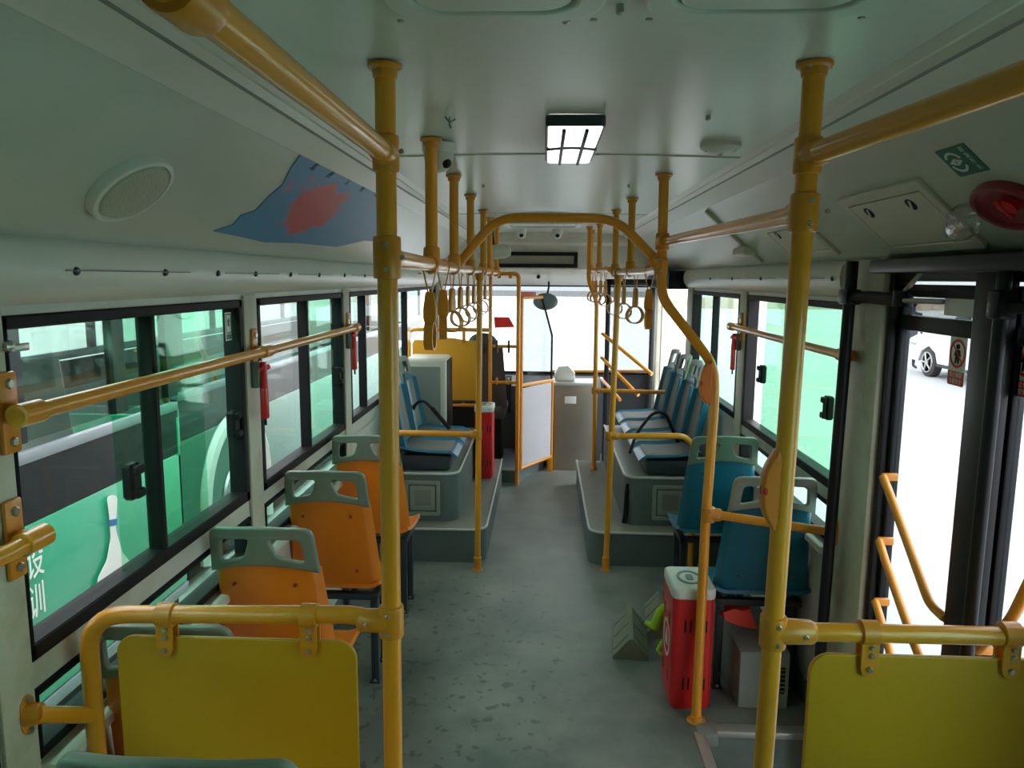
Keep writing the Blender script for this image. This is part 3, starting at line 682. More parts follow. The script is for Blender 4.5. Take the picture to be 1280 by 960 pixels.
wrail('yellow safety rail across the right side window behind the near right pole',XR-.012,Vector((1.12,2.80,1.585)),Vector((1.12,4.50,1.585)),[Vector((1.12,2.81,1.585)),Vector((1.12,4.48,1.585))],1)
# partitions: bar with hanging yellow panel
def partition(label,bar,x0,x1,ztop,zbot,hang,plab,yy):
    t=thing('modesty_panel',plab,'panel',((x0+x1)/2,yy,zbot))
    w_=x1-x0; h_=ztop-zbot
    q=MB(); q.mesh(plate([rrect(w_,h_,.045,8)],.012,.003),XZ(((x0+x1)/2,yy,(ztop+zbot)/2))); q.build('panel_sheet',K['ypanel'],t)
    for hp in hang:
        q=MB(); q.lathe([(R0+.0005,-.019),(.027,-.018),(.027,.018),(R0+.0005,.019)],hp,(1,0,0),24)
        q.mesh(plate([[ (p[0],p[1]) for p in rpoly([(-.019,.02),(.019,.02),(.019,-.078),(.012,-.096),(-.012,-.096),(-.019,-.078)],.01,3)]],.006,.001),XZ((hp.x,hp.y-.014,hp.z)))
        q.mesh(plate([[ (p[0],p[1]) for p in rpoly([(-.019,.02),(.019,.02),(.019,-.078),(.012,-.096),(-.012,-.096),(-.019,-.078)],.01,3)]],.006,.001),XZ((hp.x,hp.y+.014,hp.z)))
        o=q.build('hanger_clamp',K['yellowd'],t); b_=MB()
        for dz in (-.028,-.046,-.078): bolt(b_,Vector((hp.x+(.003 if dz>-.06 else 0),hp.y-.017,hp.z+dz)),(0,-1,0),.0068,.007)
        b_.build('bolt',K['bolt'],o)
    return t
zbar=lp(zC).z; cl=P(110,790,y=yN)
xL0=cl.x
zpl=P(40,893,x=-1.1).z
t=rail('partition_bar','yellow bar curving from the floor to the near left pole, above the left yellow panel',[(xL0,yN,.0),(xL0,yN,P(120,768,y=yN).z),P(440,768,y=yN),lp(zC)+Vector((-.03,0,0))],.0205,fil=.10)
flange(t,(xL0,yN,0),(0,0,1))
za=P(100,893,y=yN).z
wp=P(33,893,x=XL+.01); q=MB(); q.tube([(xL0,yN,za),wp+Vector((.02,0,0))],.0185,18); q.build('side_arm',K['yellow'],t)
q=MB(); q.mesh(plate([rpoly([(-.05,0),(-.03,.022),(.03,.022),(.05,0),(.03,-.022),(-.03,-.022)],.012)],.01,.002),frameM((XL+.010,wp.y,wp.z),(0,0,1),(0,1,0))); q.lathe([(.026,0),(.022,.03)],(XL+.01,wp.y,wp.z),(1,.2,0),18); o=q.build('wall_plate',K['yellowd'],t)
for k in (-1,1): b_=MB(); bolt(b_,(XL+.015,wp.y,wp.z+k*.036),(1,0,0),.008,.008); b_.build('bolt',K['bolt'],o)
h1=P(208,768,y=yN); h2=P(387,769,y=yN); pt=P(300,797,y=yN).z
partition('',None,P(150,850,y=yN).x,P(447,850,y=yN).x,pt,pt-.62,[h1,h2],'yellow rounded modesty panel hung under the curved bar at lower left',yN)
e=P(1280,793,y=yN); 
t=rail('partition_bar','yellow bar from the near right pole to the right wall, above the right yellow panel',[rp(zF)+Vector((.03,0,0)),Vector((XR-.002,yN,e.z-.004))],.0205)
sx_=P(1010,850,y=yN).x; h1=P(1086,789,y=yN); h2=P(1262,793,y=yN); pt=P(1100,818,y=yN).z
bz=lambda x: rp(zF).z+(e.z-rp(zF).z)*(x-rp(zF).x)/(e.x-rp(zF).x)
t=partition('',None,sx_,1.16,pt,pt-.85,[Vector((h1.x,yN,bz(h1.x))),Vector((h2.x,yN-.0,bz(h2.x)))],'yellow rounded modesty panel hung under the straight bar at lower right',yN)
flange(RPole,rp(0.3),(0,0,1)) if False else None

# ================================================================ STRAP HANDLES
def strap():
    """origin at rail centre; hangs down"""
    r=thing('strap_handle',None,'strap handle')
    q=MB()
    for s_ in (-1,1):
        pts=[(s_*.0,.0,.024)]+[(s_*.024*math.sin(a),0,.024*math.cos(a)) for a in (.5,1,1.5,2.0)]+[(s_*.004,0,-.095)]
        q.tube(pts,.0028,6)
    q.build('cord',K['yellow'],r)
    q=MB(); me=plate([rpoly([(-.013,0),(.013,0),(.021,-.055),(.021,-.085),(.015,-.10),(-.015,-.10),(-.021,-.085),(-.021,-.055)],.006,3)],.016,.004)
    q.mesh(me,frameM((0,0,-.085),(1,0,0),(0,0,1))); q.build('grip_body',K['yellowd'],r)
    q=MB(); # band ring in the plane y-z, band width along x
    out=[];nn=28; v=[];f=[]
    for k in range(nn):
        a=2*PI*k/nn; 
        for (rr,xx) in ((1,-.014),(1,.014),(.90,.014),(.90,-.014)):
            v.append((xx,.048*rr*math.sin(a)*(1.0+.12*math.cos(a)*-1),-.222+.046*rr*math.cos(a)))
    for k in range(nn):
        k2=(k+1)%nn
        for j in range(4): f.append([k*4+j,k*4+(j+1)%4,k2*4+(j+1)%4,k2*4+j])
    q.add(v,f); q.build('ring',K['yellowd'],r)
    return r
S0=strap(); first=[True]
def place_strap(x,y,z,rz,label,group):
    o=S0 if first[0] else dup(S0); first[0]=False
    o.location=(x,y,z); o.rotation_euler=(0,0,rz); o['label']=label; o['group']=group
ordn=['nearest','second','third','fourth','fifth','sixth','seventh','eighth']
ys=[(523,0),(547,.12),(563,1.15),(575,1.3),(585,1.45),(593,1.35),(600,1.5),(606,1.4)]
for i,(px_,rz) in enumerate(ys):
    y_=.385*930/(680-px_)+.05; 
    if y_>4.5: y_+=.12
    place_strap(lrx(y_),y_,zL,rz,'orange strap handle on the left overhead rail, %s from the near pole%s'%(ordn[i],', edge-on' if i<2 else ''),'strap handles on the left overhead rail')
for i,(px_,rz) in enumerate(((807,.05),(793,1.2),(781,1.35),(772,1.45))):
    y_=.47*930/(px_-680); place_strap(xr(y_),y_,1.90,-rz,'orange strap handle on the right overhead rail beyond the bent pole, %s along'%ordn[i],'strap handles on the right overhead rail')
for i,y_ in enumerate((5.45,5.8,6.2,6.5)):
    place_strap(.45-.035*(y_-5.2)/1.55,y_,1.93,-1.2,'orange strap handle on the far right overhead rail, %s along'%ordn[i],'strap handles on the far right overhead rail')

# ================================================================ CENTRE DOOR
def leaf(num,y0,y1,label,hinge_left=True):
    d=thing('door_%d'%num,None,None,(XR,y0,-.25),kind='structure'); x0,x1=XR+.01,XR+.045
    q=MB(); zt=1.70; fwid=.045
    q.box((x0,y0,-.22),(x1,y0+fwid*1.5,zt+.15),.006); q.box((x0,y1-fwid,-.22),(x1,y1,zt+.15),.006); q.box((x0,y0,-.22),(x1,y1,-.1),.006); q.box((x0,y0,zt-.0),(x1,y1,zt+.05),.006); q.box((x0,y0,zt+.11),(x1,y1,zt+.15),.004)
    q.build('door_frame',K['blackm'],d)
    q=MB(); q.box((x0+.015,y0+fwid,-.1),(x0+.02,y1-fwid,zt)); q.build('door_pane',K['g_clear2'],d)
    q=MB(); q.box((x0+.016,y0,zt+.05),(x0+.02,y1,zt+.23)); q.build('upper_pane',K['g_head'],d)
    q=MB(); q.box((x0+.004,y0,-.22),(x0+.014,y0+.012,zt+.1)); q.build('rubber_seal',K['black'],d)
    return d
K['g_clear2']=K['g_door']
D1=leaf(1,2.06,2.60,''); D2=leaf(2,1.47,1.975,'')
# posts between the leaves
q=MB(); q.box((XR-.035,1.93,-.25),(XR+.005,2.07,1.9),.012); struct('trim_18',q,K['blackm'])
q=MB(); q.tube([(XR-.075,1.87,-.25),(XR-.075,1.87,1.93)],.017,16); q.build('door_shaft',K['blackm'],label='black vertical turning shaft between the two centre door leaves',cat='door shaft',org=(XR-.075,1.87,-.25))
q=MB(); a_=P(1077,352,x=XR-.11); b_=P(1052,900,x=XR-.11)
q.tube([(XR-.09,2.80,-.25),(XR-.09,2.74,1.93)],.021,16); q.build('door_shaft',K['blackm'],label='black vertical turning shaft in front of the beige pillar',cat='door shaft',org=(XR-.09,2.80,-.25))
q=MB(); q.box((XR-.012,2.58,-.25),(XR+.05,2.61,1.93),.004); q.build('trim_19',K['blackm'],kind='structure')
# door mechanism
t=thing('door_mechanism','black door opener linkage under the ceiling above the centre door','door opener',(XR-.06,1.5,1.8))
q=MB(); q.box((XR-.10,1.3,1.885),(XR-.003,2.58,1.93),.008); q.build('housing',K['blackm'],t)
q=MB(); q.tube([(XR-.09,2.75,1.80),(XR-.07,2.62,1.805),(XR-.05,2.46,1.80)],.022,10); q.box((XR-.115,2.71,1.775),(XR-.06,2.79,1.83),.008); q.lathe([(.03,0),(.03,.05)],(XR-.05,2.43,1.78),(0,0,1),16); q.build('pull_arm',K['blackm'],t)
q=MB(); q.tube([(XR-.05,2.43,1.82),(XR-.02,2.37,1.90)],.008,8); q.tube([(XR-.06,2.40,1.80),(XR+.0,2.28,1.80)],.008,8); q.build('link_rod',K['bolt'],t)
q=MB(); q.box((XR+.012,2.12,1.76),(XR+.03,2.30,1.85),.004); q.build('cover_plate',K['white'],t)
q=MB(); q.tube([(XR-.075,1.87,1.80),(XR-.02,1.75,1.80)],.016,10); q.box((XR-.10,1.845,1.77),(XR-.05,1.895,1.84),.008); q.build('pull_arm',K['blackm'],t)
q=MB(); q.box((XR+.002,1.47,1.86),(XR+.058,2.60,1.93),.003); struct('trim_24',q,K['blackm'])
# yellow rails on the door leaves
def drail(d,pts,lab):
    q=MB(); q.tube(fillet(pts,.06,6),.0135,12); o=q.build('door_rail',K['yellow'],d,label=lab)
    q=MB(); 
    for p in (pts[0],pts[-1]): q.box((p[0]-.005,p[1]-.008,p[2]-.013),(XR+.012,p[1]+.008,p[2]+.013),.004)
    q.build('rail_foot',K['yellowd'],o)
xd=XR-.045
A0=P(1104,596,x=xd+.01); A1=P(1115,625,x=xd); A2=P(1162,755,x=xd); A3=P(1180,772,x=xd+.02)
drail(D1,[A0,A1,A2,A3],'upper yellow door rail')
A0=P(1099,676,x=xd+.01); A1=P(1106,700,x=xd); A2=P(1145,812,x=xd); A3=P(1172,872,x=xd+.02)
drail(D1,[A0,A1,A2,A3],'middle yellow door rail')
A0=P(1094,752,x=xd+.01); A1=P(1101,775,x=xd); A2=P(1122,850,x=xd); A3=P(1150,925,x=xd+.02)
drail(D1,[A0,A1,A2,A3],'lower yellow door rail')
A0=P(1222,812,x=xd+.02); A1=P(1236,800,x=xd); A2=P(1262,780,x=xd); A3=P(1330,640,x=xd)
drail(D2,[A0,A1,A2,A3],'yellow door rail')
# notices on the door glass
def notice(px,py,lab,w_=.085):
    c=P(px,py,x=XR+.022)
    r=thing('door_notice',lab,'sign',c)
    M=frameM(c,(0,-1,0),(0,0,1))
    q=MB(); q.mesh(plate([rrect(w_*1.05,w_*1.75,.01,4,(0,-.02))],.0008),M@Matrix.Translation((0,0,-.0008))); q.build('backing',K['signwhite'],r)
    q=MB(); q.mesh(plate([[(w_/2*math.cos(a),w_/2*math.sin(a)) for a in [2*PI*k/36 for k in range(36)]],[(w_*.40*math.cos(a),w_*.40*math.sin(a)) for a in [2*PI*k/36 for k in range(36)]]],.0012),M)
    q.mesh(plate([[(-.6*w_/2,.66*w_/2),(-.66*w_/2,.58*w_/2),(.58*w_/2,-.66*w_/2),(.66*w_/2,-.58*w_/2)]],.0012),M); q.build('prohibition_ring',K['signred'],r)
    q=MB(); q.mesh(plate([[(.010*math.cos(a),.020+.008*math.sin(a)) for a in [2*PI*k/16 for k in range(16)]],],.0011),M)
    q.mesh(plate([[(-.012,.011),(.012,.011),(.018,-.008),(.012,-.008),(.010,-.03),(.002,-.03),(0,-.012),(-.004,-.03),(-.012,-.03),(-.010,-.006),(-.017,-.008)]],.0011),M); q.build('figure',K['black'],r)
    q=MB(); q.mesh(plate([rrect(w_*.98,w_*.48,.004,3,(0,-w_*.86))],.0012),M); q.build('text_block',K['signred'],r)
    q=MB(); q.mesh(text('禁止倚靠',w_*.20,.0002),M@Matrix.Translation((0,-w_*.75,.0012))); q.mesh(text('注意安全',w_*.20,.0002),M@Matrix.Translation((0,-w_*.97,.0012))); q.build('lettering',K['signwhite'],r)
notice(1197,442,'red and white no-leaning notice on the farther glass leaf of the centre door')
notice(1282,450,'red and white no-leaning notice on the nearer glass leaf of the centre door',.085)
# ================================================================ FRONT DOOR (leaf folded in)
d=thing('door_3',None,None,(.6,7.25,0),kind='structure'); yf=7.25
q=MB(); q.box((.60,yf,-.1),(.645,yf+.04,1.86),.006); q.box((1.03,yf,-.1),(1.075,yf+.04,1.86),.006); q.box((.6,yf,-.1),(1.075,yf+.04,.02),.006); q.box((.6,yf,1.80),(1.075,yf+.04,1.86),.006); q.build('door_frame',K['blackm'],d)
q=MB(); q.box((.64,yf+.018,0),(1.035,yf+.022,1.8)); q.build('door_pane',K['g_clear2'],d)
for (a,b,c) in (((753,417),(815,468),.03),((752,447),(798,494),.03),((752,474),(775,500),.03)):
    pa=P(*a,y=yf-.04); pb_=P(*b,y=yf-.45)
    q=MB(); q.tube([pa+Vector((0,.04,0)),pa,pb_],.017,12); q.build('door_rail',K['yellow'],d)
q=MB(); q.box((1.02,6.2,1.78),(1.19,7.5,1.93),.01); q.build('door_opener',K['blackm'],label='black door opener housing above the front door',cat='door opener',org=(1.1,6.8,1.78))
# ================================================================ WHEEL BOXES / PLATFORMS
def wheelbox(side):
    sx=-1 if side=='left' else 1
    xw=XL+.004 if sx<0 else XR-.004
    lowx=-.36 if sx<0 else .32            # aisle side of the low step
    upx=-.56 if sx<0 else .56
    y0,y1=4.68,6.62
    d=thing('wheel_box','grey stepped wheel box along the %s wall carrying the side seats'%side,'wheel box',((xw+lowx)/2,y0,0))
    def poly(xa,yy0,yy1,r=.10):
        p=[(xw,yy0),(xa,yy0),(xa,yy1),(xw,yy1)]
        P3=rpoly([(xa,yy0)],.1) if False else None
        out=[(xw,yy0)]
        for k in range(7):
            a=PI/2*k/6; out.append((xa+(-sx)*-1*0+ (-(-sx))*0 + ( -(-sx)*0) + (xa*0)+ (-sx)*(-r)*(1-math.sin(a))*1.0, yy0+r*(1-math.cos(a)))) 
        out+= [(xa,yy1),(xw,yy1)]
        return out
    def pp(xa,yy0,yy1,r):
        cx=xa+sx*r; out=[(xw,yy0)]
        for k in range(9):
            a=PI/2*k/8; out.append((cx-sx*r*math.sin(a),yy0+r-r*math.cos(a)))
        out+=[(xa,yy1),(xw,yy1)]; return out
    zl,zu=.22,.55
    q=MB(); q.prism(pp(lowx,y0,y1,.10),0,zl,'z'); q.build('low_step',K['arch'],d,ang=50)
    q=MB(); q.prism(pp(lowx-(-sx)*-.008 if False else lowx+sx*.006,y0+.006,y1,.10),zl,zl+.004,'z'); q.build('step_tread',K['archtop'],d,ang=50)
    q=MB(); pts=[(p[0],p[1],zl+.003) for p in pp(lowx,y0,y1,.10)[:-1]]; q.tube(pts,.009,8); q.build('edge_trim',K['edge'],d)
    yu=4.84
    q=MB(); q.prism(pp(upx,yu,y1,.09),zl,zu,'z'); q.build('upper_box',K['arch'],d,ang=50)
    q=MB(); q.prism(pp(upx+sx*.006,yu+.006,y1,.09),zu,zu+.004,'z'); q.build('box_top',K['cab'],d,ang=50)
    q=MB(); pts=[(p[0],p[1],zu+.003) for p in pp(upx,yu,y1,.09)[:-1]]; q.tube(pts,.009,8); q.build('edge_trim',K['edge'],d)
    # recessed service panel on the face towards the camera
    cx=(-.80 if sx<0 else .86); 
    q=MB(); q.mesh(plate([rrect(.24,.24,.012),rrect(.19,.19,.006)],.012,.003),XZ((cx,yu-.004,.385)))
    q.mesh(plate([rrect(.17,.17,.006),rrect(.11,.11,.004)],.010,.002),XZ((cx,yu-.002,.385))); o=q.build('service_panel',K['arch'],d) if False else q.build('service_panel',K['gripl'],d)
    q=MB(); q.mesh(plate([rrect(.11,.11,.004)],.004),XZ((cx,yu-.001,.385))); q.build('recess',K['cab'],o)
    return d
wheelbox('left'); wheelbox('right')
q=MB(); q.tube([(.585,4.88,.50),(.575,4.87,.42),(.57,4.86,.30),(.56,4.85,.235)],.016,8); q.build('hanging_strap',K['black'],label='black webbing strap hanging down the aisle corner of the right wheel box',cat='strap',org=(.57,4.86,.23))
# ================================================================ SEATS
def seat(shell,grip,hp=.47,pads=False,legs=True,name='bus_seat'):
    """faces +y, back at y=0, origin on the floor"""
    r=thing(name,None,'seat')
    lean=.075
    def bk(s,t):
        w_=.21-.03*t; a=abs(s); lip=max(0,(a-.86)/.14)
        return Vector((s*w_, -.0-lean*t+.030*s*s+.035*lip**1.5, hp+.03+t*.385+ (.036*(1-s*s))*t))
    def rec(s,t):
        # shallow raised border on the rear of the shell
        dx=abs(s)-.66; dy=abs(t-.52)-.36; dd=max(dx,dy) if (dx<0 or dy<0) else math.hypot(dx,dy)
        return .011*max(0,min(1,(dd)/.035+.6))
    q=MB(); q.sheet(bk,36,28,.013,rec); b=q.build('backrest',K[shell],r,ang=60)
    for s_ in (-.56,.56):
        for t_ in (.82,.18):
            p=bk(s_,t_); q=MB(); q.lathe([(.0,-.0150),(.0055,-.0150),(.006,-.0105),(.006,-.006)],p+Vector((0,.0,0)),(0,1,0),10); q.build('screw',K['bolt'] if pads else K['redv'] if shell=='orange' else K['frame'],b)
    # carrying handle with two openings
    def arc(s): return .036*(1-s*s)
    z0=hp+.405; zt=hp+.575
    outer=[]
    for k in range(17):
        s=-1+2*k/16; outer.append((s*.184,z0+arc(s)-hp))
    top=rpoly([(.184,z0-hp),(.172,zt-hp-.004),(0,zt-hp+.008),(-.172,zt-hp-.004),(-.184,z0-hp)],.035,6)
    top=top[7:-7]
    holes=[]
    for sx in (-1,1):
        hole=rpoly([(sx*.142,.447),(sx*.133,.532),(sx*.030,.540),(sx*.055,.472)],.018,5); holes.append(hole)
    me=plate([outer+top]+holes,.026,.007,3)
    def bend(p):
        s=p.x/.184; t=(p.y-.03)/.385
        return Vector((p.x,p.y,p.z-( -lean*t+.030*s*s)))
    q=MB(); b2=bmesh.new(); b2.from_mesh(me); bmesh.ops.triangulate(b2,faces=b2.faces); bmesh.ops.subdivide_edges(b2,edges=[e for e in b2.edges if e.calc_length()>.04],cuts=3,use_grid_fill=False); bmesh.ops.triangulate(b2,faces=[f for f in b2.faces if len(f.verts)>4]); b2.to_mesh(me); b2.free()
    q.mesh(me,frameM((0,.002,hp),(1,0,0),(0,0,1)),bend); q.build('top_handle',K[grip],r,ang=60)
    def pn(s,t):
        w_=.205+.004*math.sin(PI*t); a=abs(s); lip=max(0,(a-.84)/.16)
        y=.0+.41*t; z=hp+.035*(1-t)**3-.012*math.sin(PI*min(1,t*1.1))*(1-s*s)+.016*lip
        if t>.85: z-=.035*((t-.85)/.15)**2
        return Vector((s*w_,y,z))
    q=MB(); q.sheet(lambda s,t:pn(s,t),20,18,.016); q.build('seat_pan',K[shell],r,ang=60)
    if pads:
        q=MB(); q.sheet(lambda s,t: bk(s*.74,.06+t*.82)+Vector((0,.018-.010*max(abs(s),abs(2*t-1))**6,0)),16,16,.016); q.build('back_pad',K['pad'],r,ang=60)
        q=MB(); q.sheet(lambda s,t: pn(s*.80,.10+t*.78)+Vector((0,0,.016-.010*max(abs(s),abs(2*t-1))**6)),16,16,.014); q.build('cushion_pad',K['pad'],r,ang=60)
        q=MB(); q.box((-.17,.03,0.002),(.17,.36,hp-.025),.02); q.build('pedestal',K['frame'],r)
    if legs:
        q=MB(); q.box((-.19,.05,hp-.062),(.19,.09,hp-.03),.006); q.box((-.19,.29,hp-.062),(.19,.33,hp-.03),.006); q.box((-.19,.05,hp-.062),(-.155,.33,hp-.03),.005); q.box((.155,.05,hp-.062),(.19,.33,hp-.03),.005); q.build('seat_frame',K['frame'],r)
        for sx in (-1,1):
            for yy in (.09,.28):
                q=MB(); q.box((sx*.165-.017,yy-.015,.0),(sx*.165+.017,yy+.015,hp-.035),.005); q.box((sx*.165-.024,yy-.03,0),(sx*.165+.024,yy+.03,.008),.003); o=q.build('leg',K['frame'],r)
                q=MB(); bolt(q,(sx*.165,yy-.022,.008),(0,0,1),.008,.009); q.build('bolt',K['bolt'],o)
    return r
def put(o,loc,rz,label,group):
    o.location=loc; o.rotation_euler=(0,0,rz); o['label']=label; o['group']=group
o1=seat('orange','grip')
spots=[(2.44,'orange seat on the left, nearest one fully ahead of the lower left yellow panel'),(3.16,'orange seat on the left, second one in view counting from the camera side'),(3.88,'orange seat on the left, farthest, right behind the left wheel box'),(1.75,'orange seat mostly hidden behind the lower left yellow panel')]
for i,(y_,lb) in enumerate(spots):
    o=o1 if i==0 else dup(o1)
    put(o,(-.922 if i<3 else -.905,y_-.04,0),0,lb,'orange seats along the left wall')
b1=seat('blue','gripl'); put(b1,(.985,3.16,0),0,'nearest teal blue seat on the right, light grey top, above the grey vented box','blue seats facing forward on the right')
b2=seat('blue','grip'); put(b2,(.965,3.96,0),0,'teal blue seat with darker grey handle top, in front of the right wheel box','blue seats facing forward on the right')
# side seats over the wheel boxes, facing the aisle
s1=seat('blue','grip',hp=.135,pads=True,legs=False,name='side_seat')
n4=['nearest','second','third','farthest']
for i,y_ in enumerate((5.06,5.50,5.94,6.38)):
    o=s1 if i==0 else dup(s1)
    put(o,(1.06,y_,.554),PI/2,'blue aisle-facing seat with grey pads over the right wheel box, %s of four'%n4[i],'aisle-facing blue seats over the right wheel box')
for i,y_ in enumerate((5.08,5.52)):
    o=dup(s1); put(o,(-.98,y_,.554),-PI/2,'blue aisle-facing seat with grey pads over the left wheel box, %s'%('nearer one' if i==0 else 'farther one'),'aisle-facing blue seats over the left wheel box')
# seat belt stalks
q=MB(); q.tube(fillet([(.98,5.25,.69),(.87,5.22,.93),(.78,5.2,.93),(.66,5.12,.80),(.60,4.98,.69)],.08),.011,8); q.build('seat_belt',K['black'],label='black seat belt looping over the side seats on the right wheel box',cat='seat belt',org=(.98,5.25,.69))
pts=[P(512,535,y=5.35),P(517,507,y=5.35),P(528,499,y=5.3),P(540,510,y=5.25),P(562,536,y=5.2)]
q=MB(); q.tube(fillet(pts,.05),.011,8); q.tube([pts[3],pts[4]],.016,8); q.build('seat_belt',K['black'],label='black seat belt loop standing up over the left side seats',cat='seat belt',org=pts[0])
t=thing('belt_buckle','dark seat belt buckle with a red button lying on the left side seat','buckle',P(512,560,y=5.0))
c=P(512,560,y=5.0); q=MB(); q.box((c.x-.03,c.y-.05,c.z-.015),(c.x+.03,c.y+.05,c.z+.015),.01); q.build('buckle_case',K['black'],t); q=MB(); q.box((c.x-.012,c.y-.052,c.z-.004),(c.x+.022,c.y-.03,c.z+.018),.004); q.build('release_button',K['hazard'],t)
# seats right in front of the camera, on the raised rear floor
r1=dup(o1); 
put(r1,(-.51,1.02,.15),0,'grey-green seat top just entering the lower left bottom edge of the view','rear seats on the raised floor')
r2=dup(b1); put(r2,(.755,1.025,.15),0,'dark seat top just entering the lower right bottom edge of the view','rear seats on the raised floor')

# ================================================================ RED BATTERY CASES
def redcase(name,label,c,w_,d_,h_,rz=0,sticker=True):
    r=thing(name,label,'case',c)
    q=MB(); prof=rrect(w_,d_,.03,5)
    q.prism(prof,.02,h_-.045,'z')
    for z_ in (.02,): q.prism(rrect(w_-.02,d_-.02,.025,5),.0,.02,'z')
    for p in range(len(q.v)): q.v[p]=q.v[p]+Vector(c)
    b=q.build('case_body',K['red'],r,ang=50)
    q=MB(); me=plate([rrect(w_+.008,d_+.008,.034,6)],.05,.012,3); q.mesh(me,Matrix.Translation(Vector(c)+Vector((0,0,h_-.022)))); l=q.build('lid',K['white'],r)
    q=MB(); q.mesh(plate([[( .055*math.cos(a),.075*math.sin(a)) for a in [2*PI*k/32 for k in range(32)]],[(.042*math.cos(a),.060*math.sin(a)) for a in [2*PI*k/32 for k in range(32)]]],.008,.002),Matrix.Translation(Vector(c)+Vector((0,0,h_+.003)))); q.mesh(plate([rrect(.03,.06,.012)],.006,.001),Matrix.Translation(Vector(c)+Vector((0,0,h_+.004)))); q.build('lid_boss',K['cab'],l)
    for zz in (h_*.22,h_*.70):
        for xx in (-.035,-.012,.032,.055):
            if abs(xx)<w_/2-.015: q=MB(); q.box((c[0]+xx-.004,c[1]-d_/2-.002,c[2]+zz-.028),(c[0]+xx+.004,c[1]-d_/2+.004,c[2]+zz+.028),.002); q.build('vent_slot',K['dark'],b)
        for yy in (-.06,.06): q=MB(); q.box((c[0]-w_/2-.002,c[1]+yy-.004,c[2]+zz-.028),(c[0]-w_/2+.004,c[1]+yy+.004,c[2]+zz+.028),.002); q.build('vent_slot',K['dark'],b)
    if sticker:
        q=MB(); M=frameM((c[0]-w_/2-.001,c[1]-.0,c[2]+h_*.5),(0,-1,0),(0,0,1)); q.mesh(plate([[(.075*math.cos(a),.085*math.sin(a)) for a in [2*PI*k/28 for k in range(28)]],[(.062*math.cos(a),.072*math.sin(a)) for a in [2*PI*k/28 for k in range(28)]]],.001),M)
        q.mesh(plate([[(-.03,-.03),(0,.045),(.03,-.03)]],.001),M); q.build('emblem',K['signwhite'],b)
    r.rotation_euler=(0,0,rz)
    return r
redcase('battery_case','tall red plastic case with white lid at the foot of the bent pole',(.662,3.175,0),.18,.26,.55,-.0)
redcase('battery_case','tall red plastic case with white lid on the left wheel platform near the driver gate',(-.475,6.05,.224),.15,.24,.60,0,False)
# chocks
def chock(c,rz,label):
    r=thing('wheel_chock',label,'wheel chock',c)
    R=Matrix.Rotation(rz,3,'Z'); q=MB(); a=[(-.088,0),(.088,0),(.088,.012),(.010,.105),(-.010,.105),(-.088,.012)]; q.prism(a,-.19,.19,'y')
    for k in (-.13,.0,.13): q.prism([(-.082,.018),(-.012,.101),(-.015,.104),(-.085,.021)],k-.004,k+.004,'y'); q.prism([(.082,.018),(.012,.101),(.015,.104),(.085,.021)],k-.004,k+.004,'y')
    q.v=[R@p+Vector(c) for p in q.v]; q.build('chock_body',K['chock'],r)
c=P(795,812,z=0); c.z=0; c.y=P(790,825,z=0).y; chock((c.x-.02,c.y+.19,0),-.10,'dark triangular rubber wheel chock lying in the aisle left of the red case')
chock((c.x+.175,c.y+.42,0),-.12,'second rubber wheel chock tucked between the first chock and the red case')
pts=[P(831,757,y=3.32),P(826,765,y=3.33),P(818,783,y=3.35),P(806,778,y=3.36)]
q=MB(); q.tube(fillet(pts,.03,5),.02,14,rad=[.012]+[.016+.010*math.sin(PI*i/14) for i in range(12)]+[.014,.009][:2]) if False else q.tube(pts,.02,14,rad=[.014,.024,.025,.010]); q.tube([P(829,800,y=3.33),P(822,812,y=3.33),P(826,818,y=3.33)],.009,8)
q.build('lime_glove',K['lime'],label='lime green rubber strap sticking up beside the red case',cat='strap',org=(pts[2].x,pts[2].y,0.1))
# dustpan under the near blue seat
t=thing('red_scoop','fluorescent red plastic scoop lying on the grey vented box under the near blue seat','scoop',(.86,3.2,.33))
q=MB(); base=[P(904,766,y=3.22),P(918,761,y=3.2),P(929,764,y=3.2),P(938,761,y=3.22),P(946,786,y=3.2),P(925,783,y=3.18),P(906,775,y=3.2)]
n=len(base); q.add([p for p in base]+[p+Vector((0,.07,.004)) for p in base],[list(range(n)),[n+i for i in range(n)][::-1]]+[[i,(i+1)%n,n+(i+1)%n,n+i] for i in range(n)],False); q.build('scoop_blade',K['hazard'],t)
q=MB(); q.tube([P(906,767,y=3.2),P(897,768,y=3.26)],.008,8); q.build('scoop_handle',K['hazard'],t)
# grey vented box
r=thing('vented_box','grey metal box with a black louvred vent under the near blue seat','box',(.98,3.25,0))
c0=P(940,868,z=0); xa,xb=.875,1.09; ya,yb=3.08,3.62; hb=.262
q=MB(); q.box((xa,ya+.0,.0),(xb,yb,hb),.006); q.build('box_body',K['cab'],r)
q=MB(); q.mesh(plate([rrect(xb-xa-.004,hb-.004,.008),rrect(.088,.125,.004,3,(.048,-.0))],.006,.001),XZ(((xa+xb)/2,ya-.003,hb/2))); f=q.build('front_face',K['gripl'],r)
q=MB(); q.mesh(plate([rrect(.088,.125,.004,3,(.048,0))],.002),XZ(((xa+xb)/2,ya-.0005,hb/2))); q.build('vent_opening',K['dark'],f)
q=MB()
for k in range(6): q.box(((xa+xb)/2+.004,ya-.005,hb/2-.05+.02*k-.002),((xa+xb)/2+.092,ya-.001,hb/2-.05+.02*k+.0015))
for k in range(3): q.box(((xa+xb)/2+.024+.022*k,ya-.005,hb/2-.06),((xa+xb)/2+.027+.022*k,ya-.001,hb/2+.06))
q.build('vent_grille',K['gripl'],f)
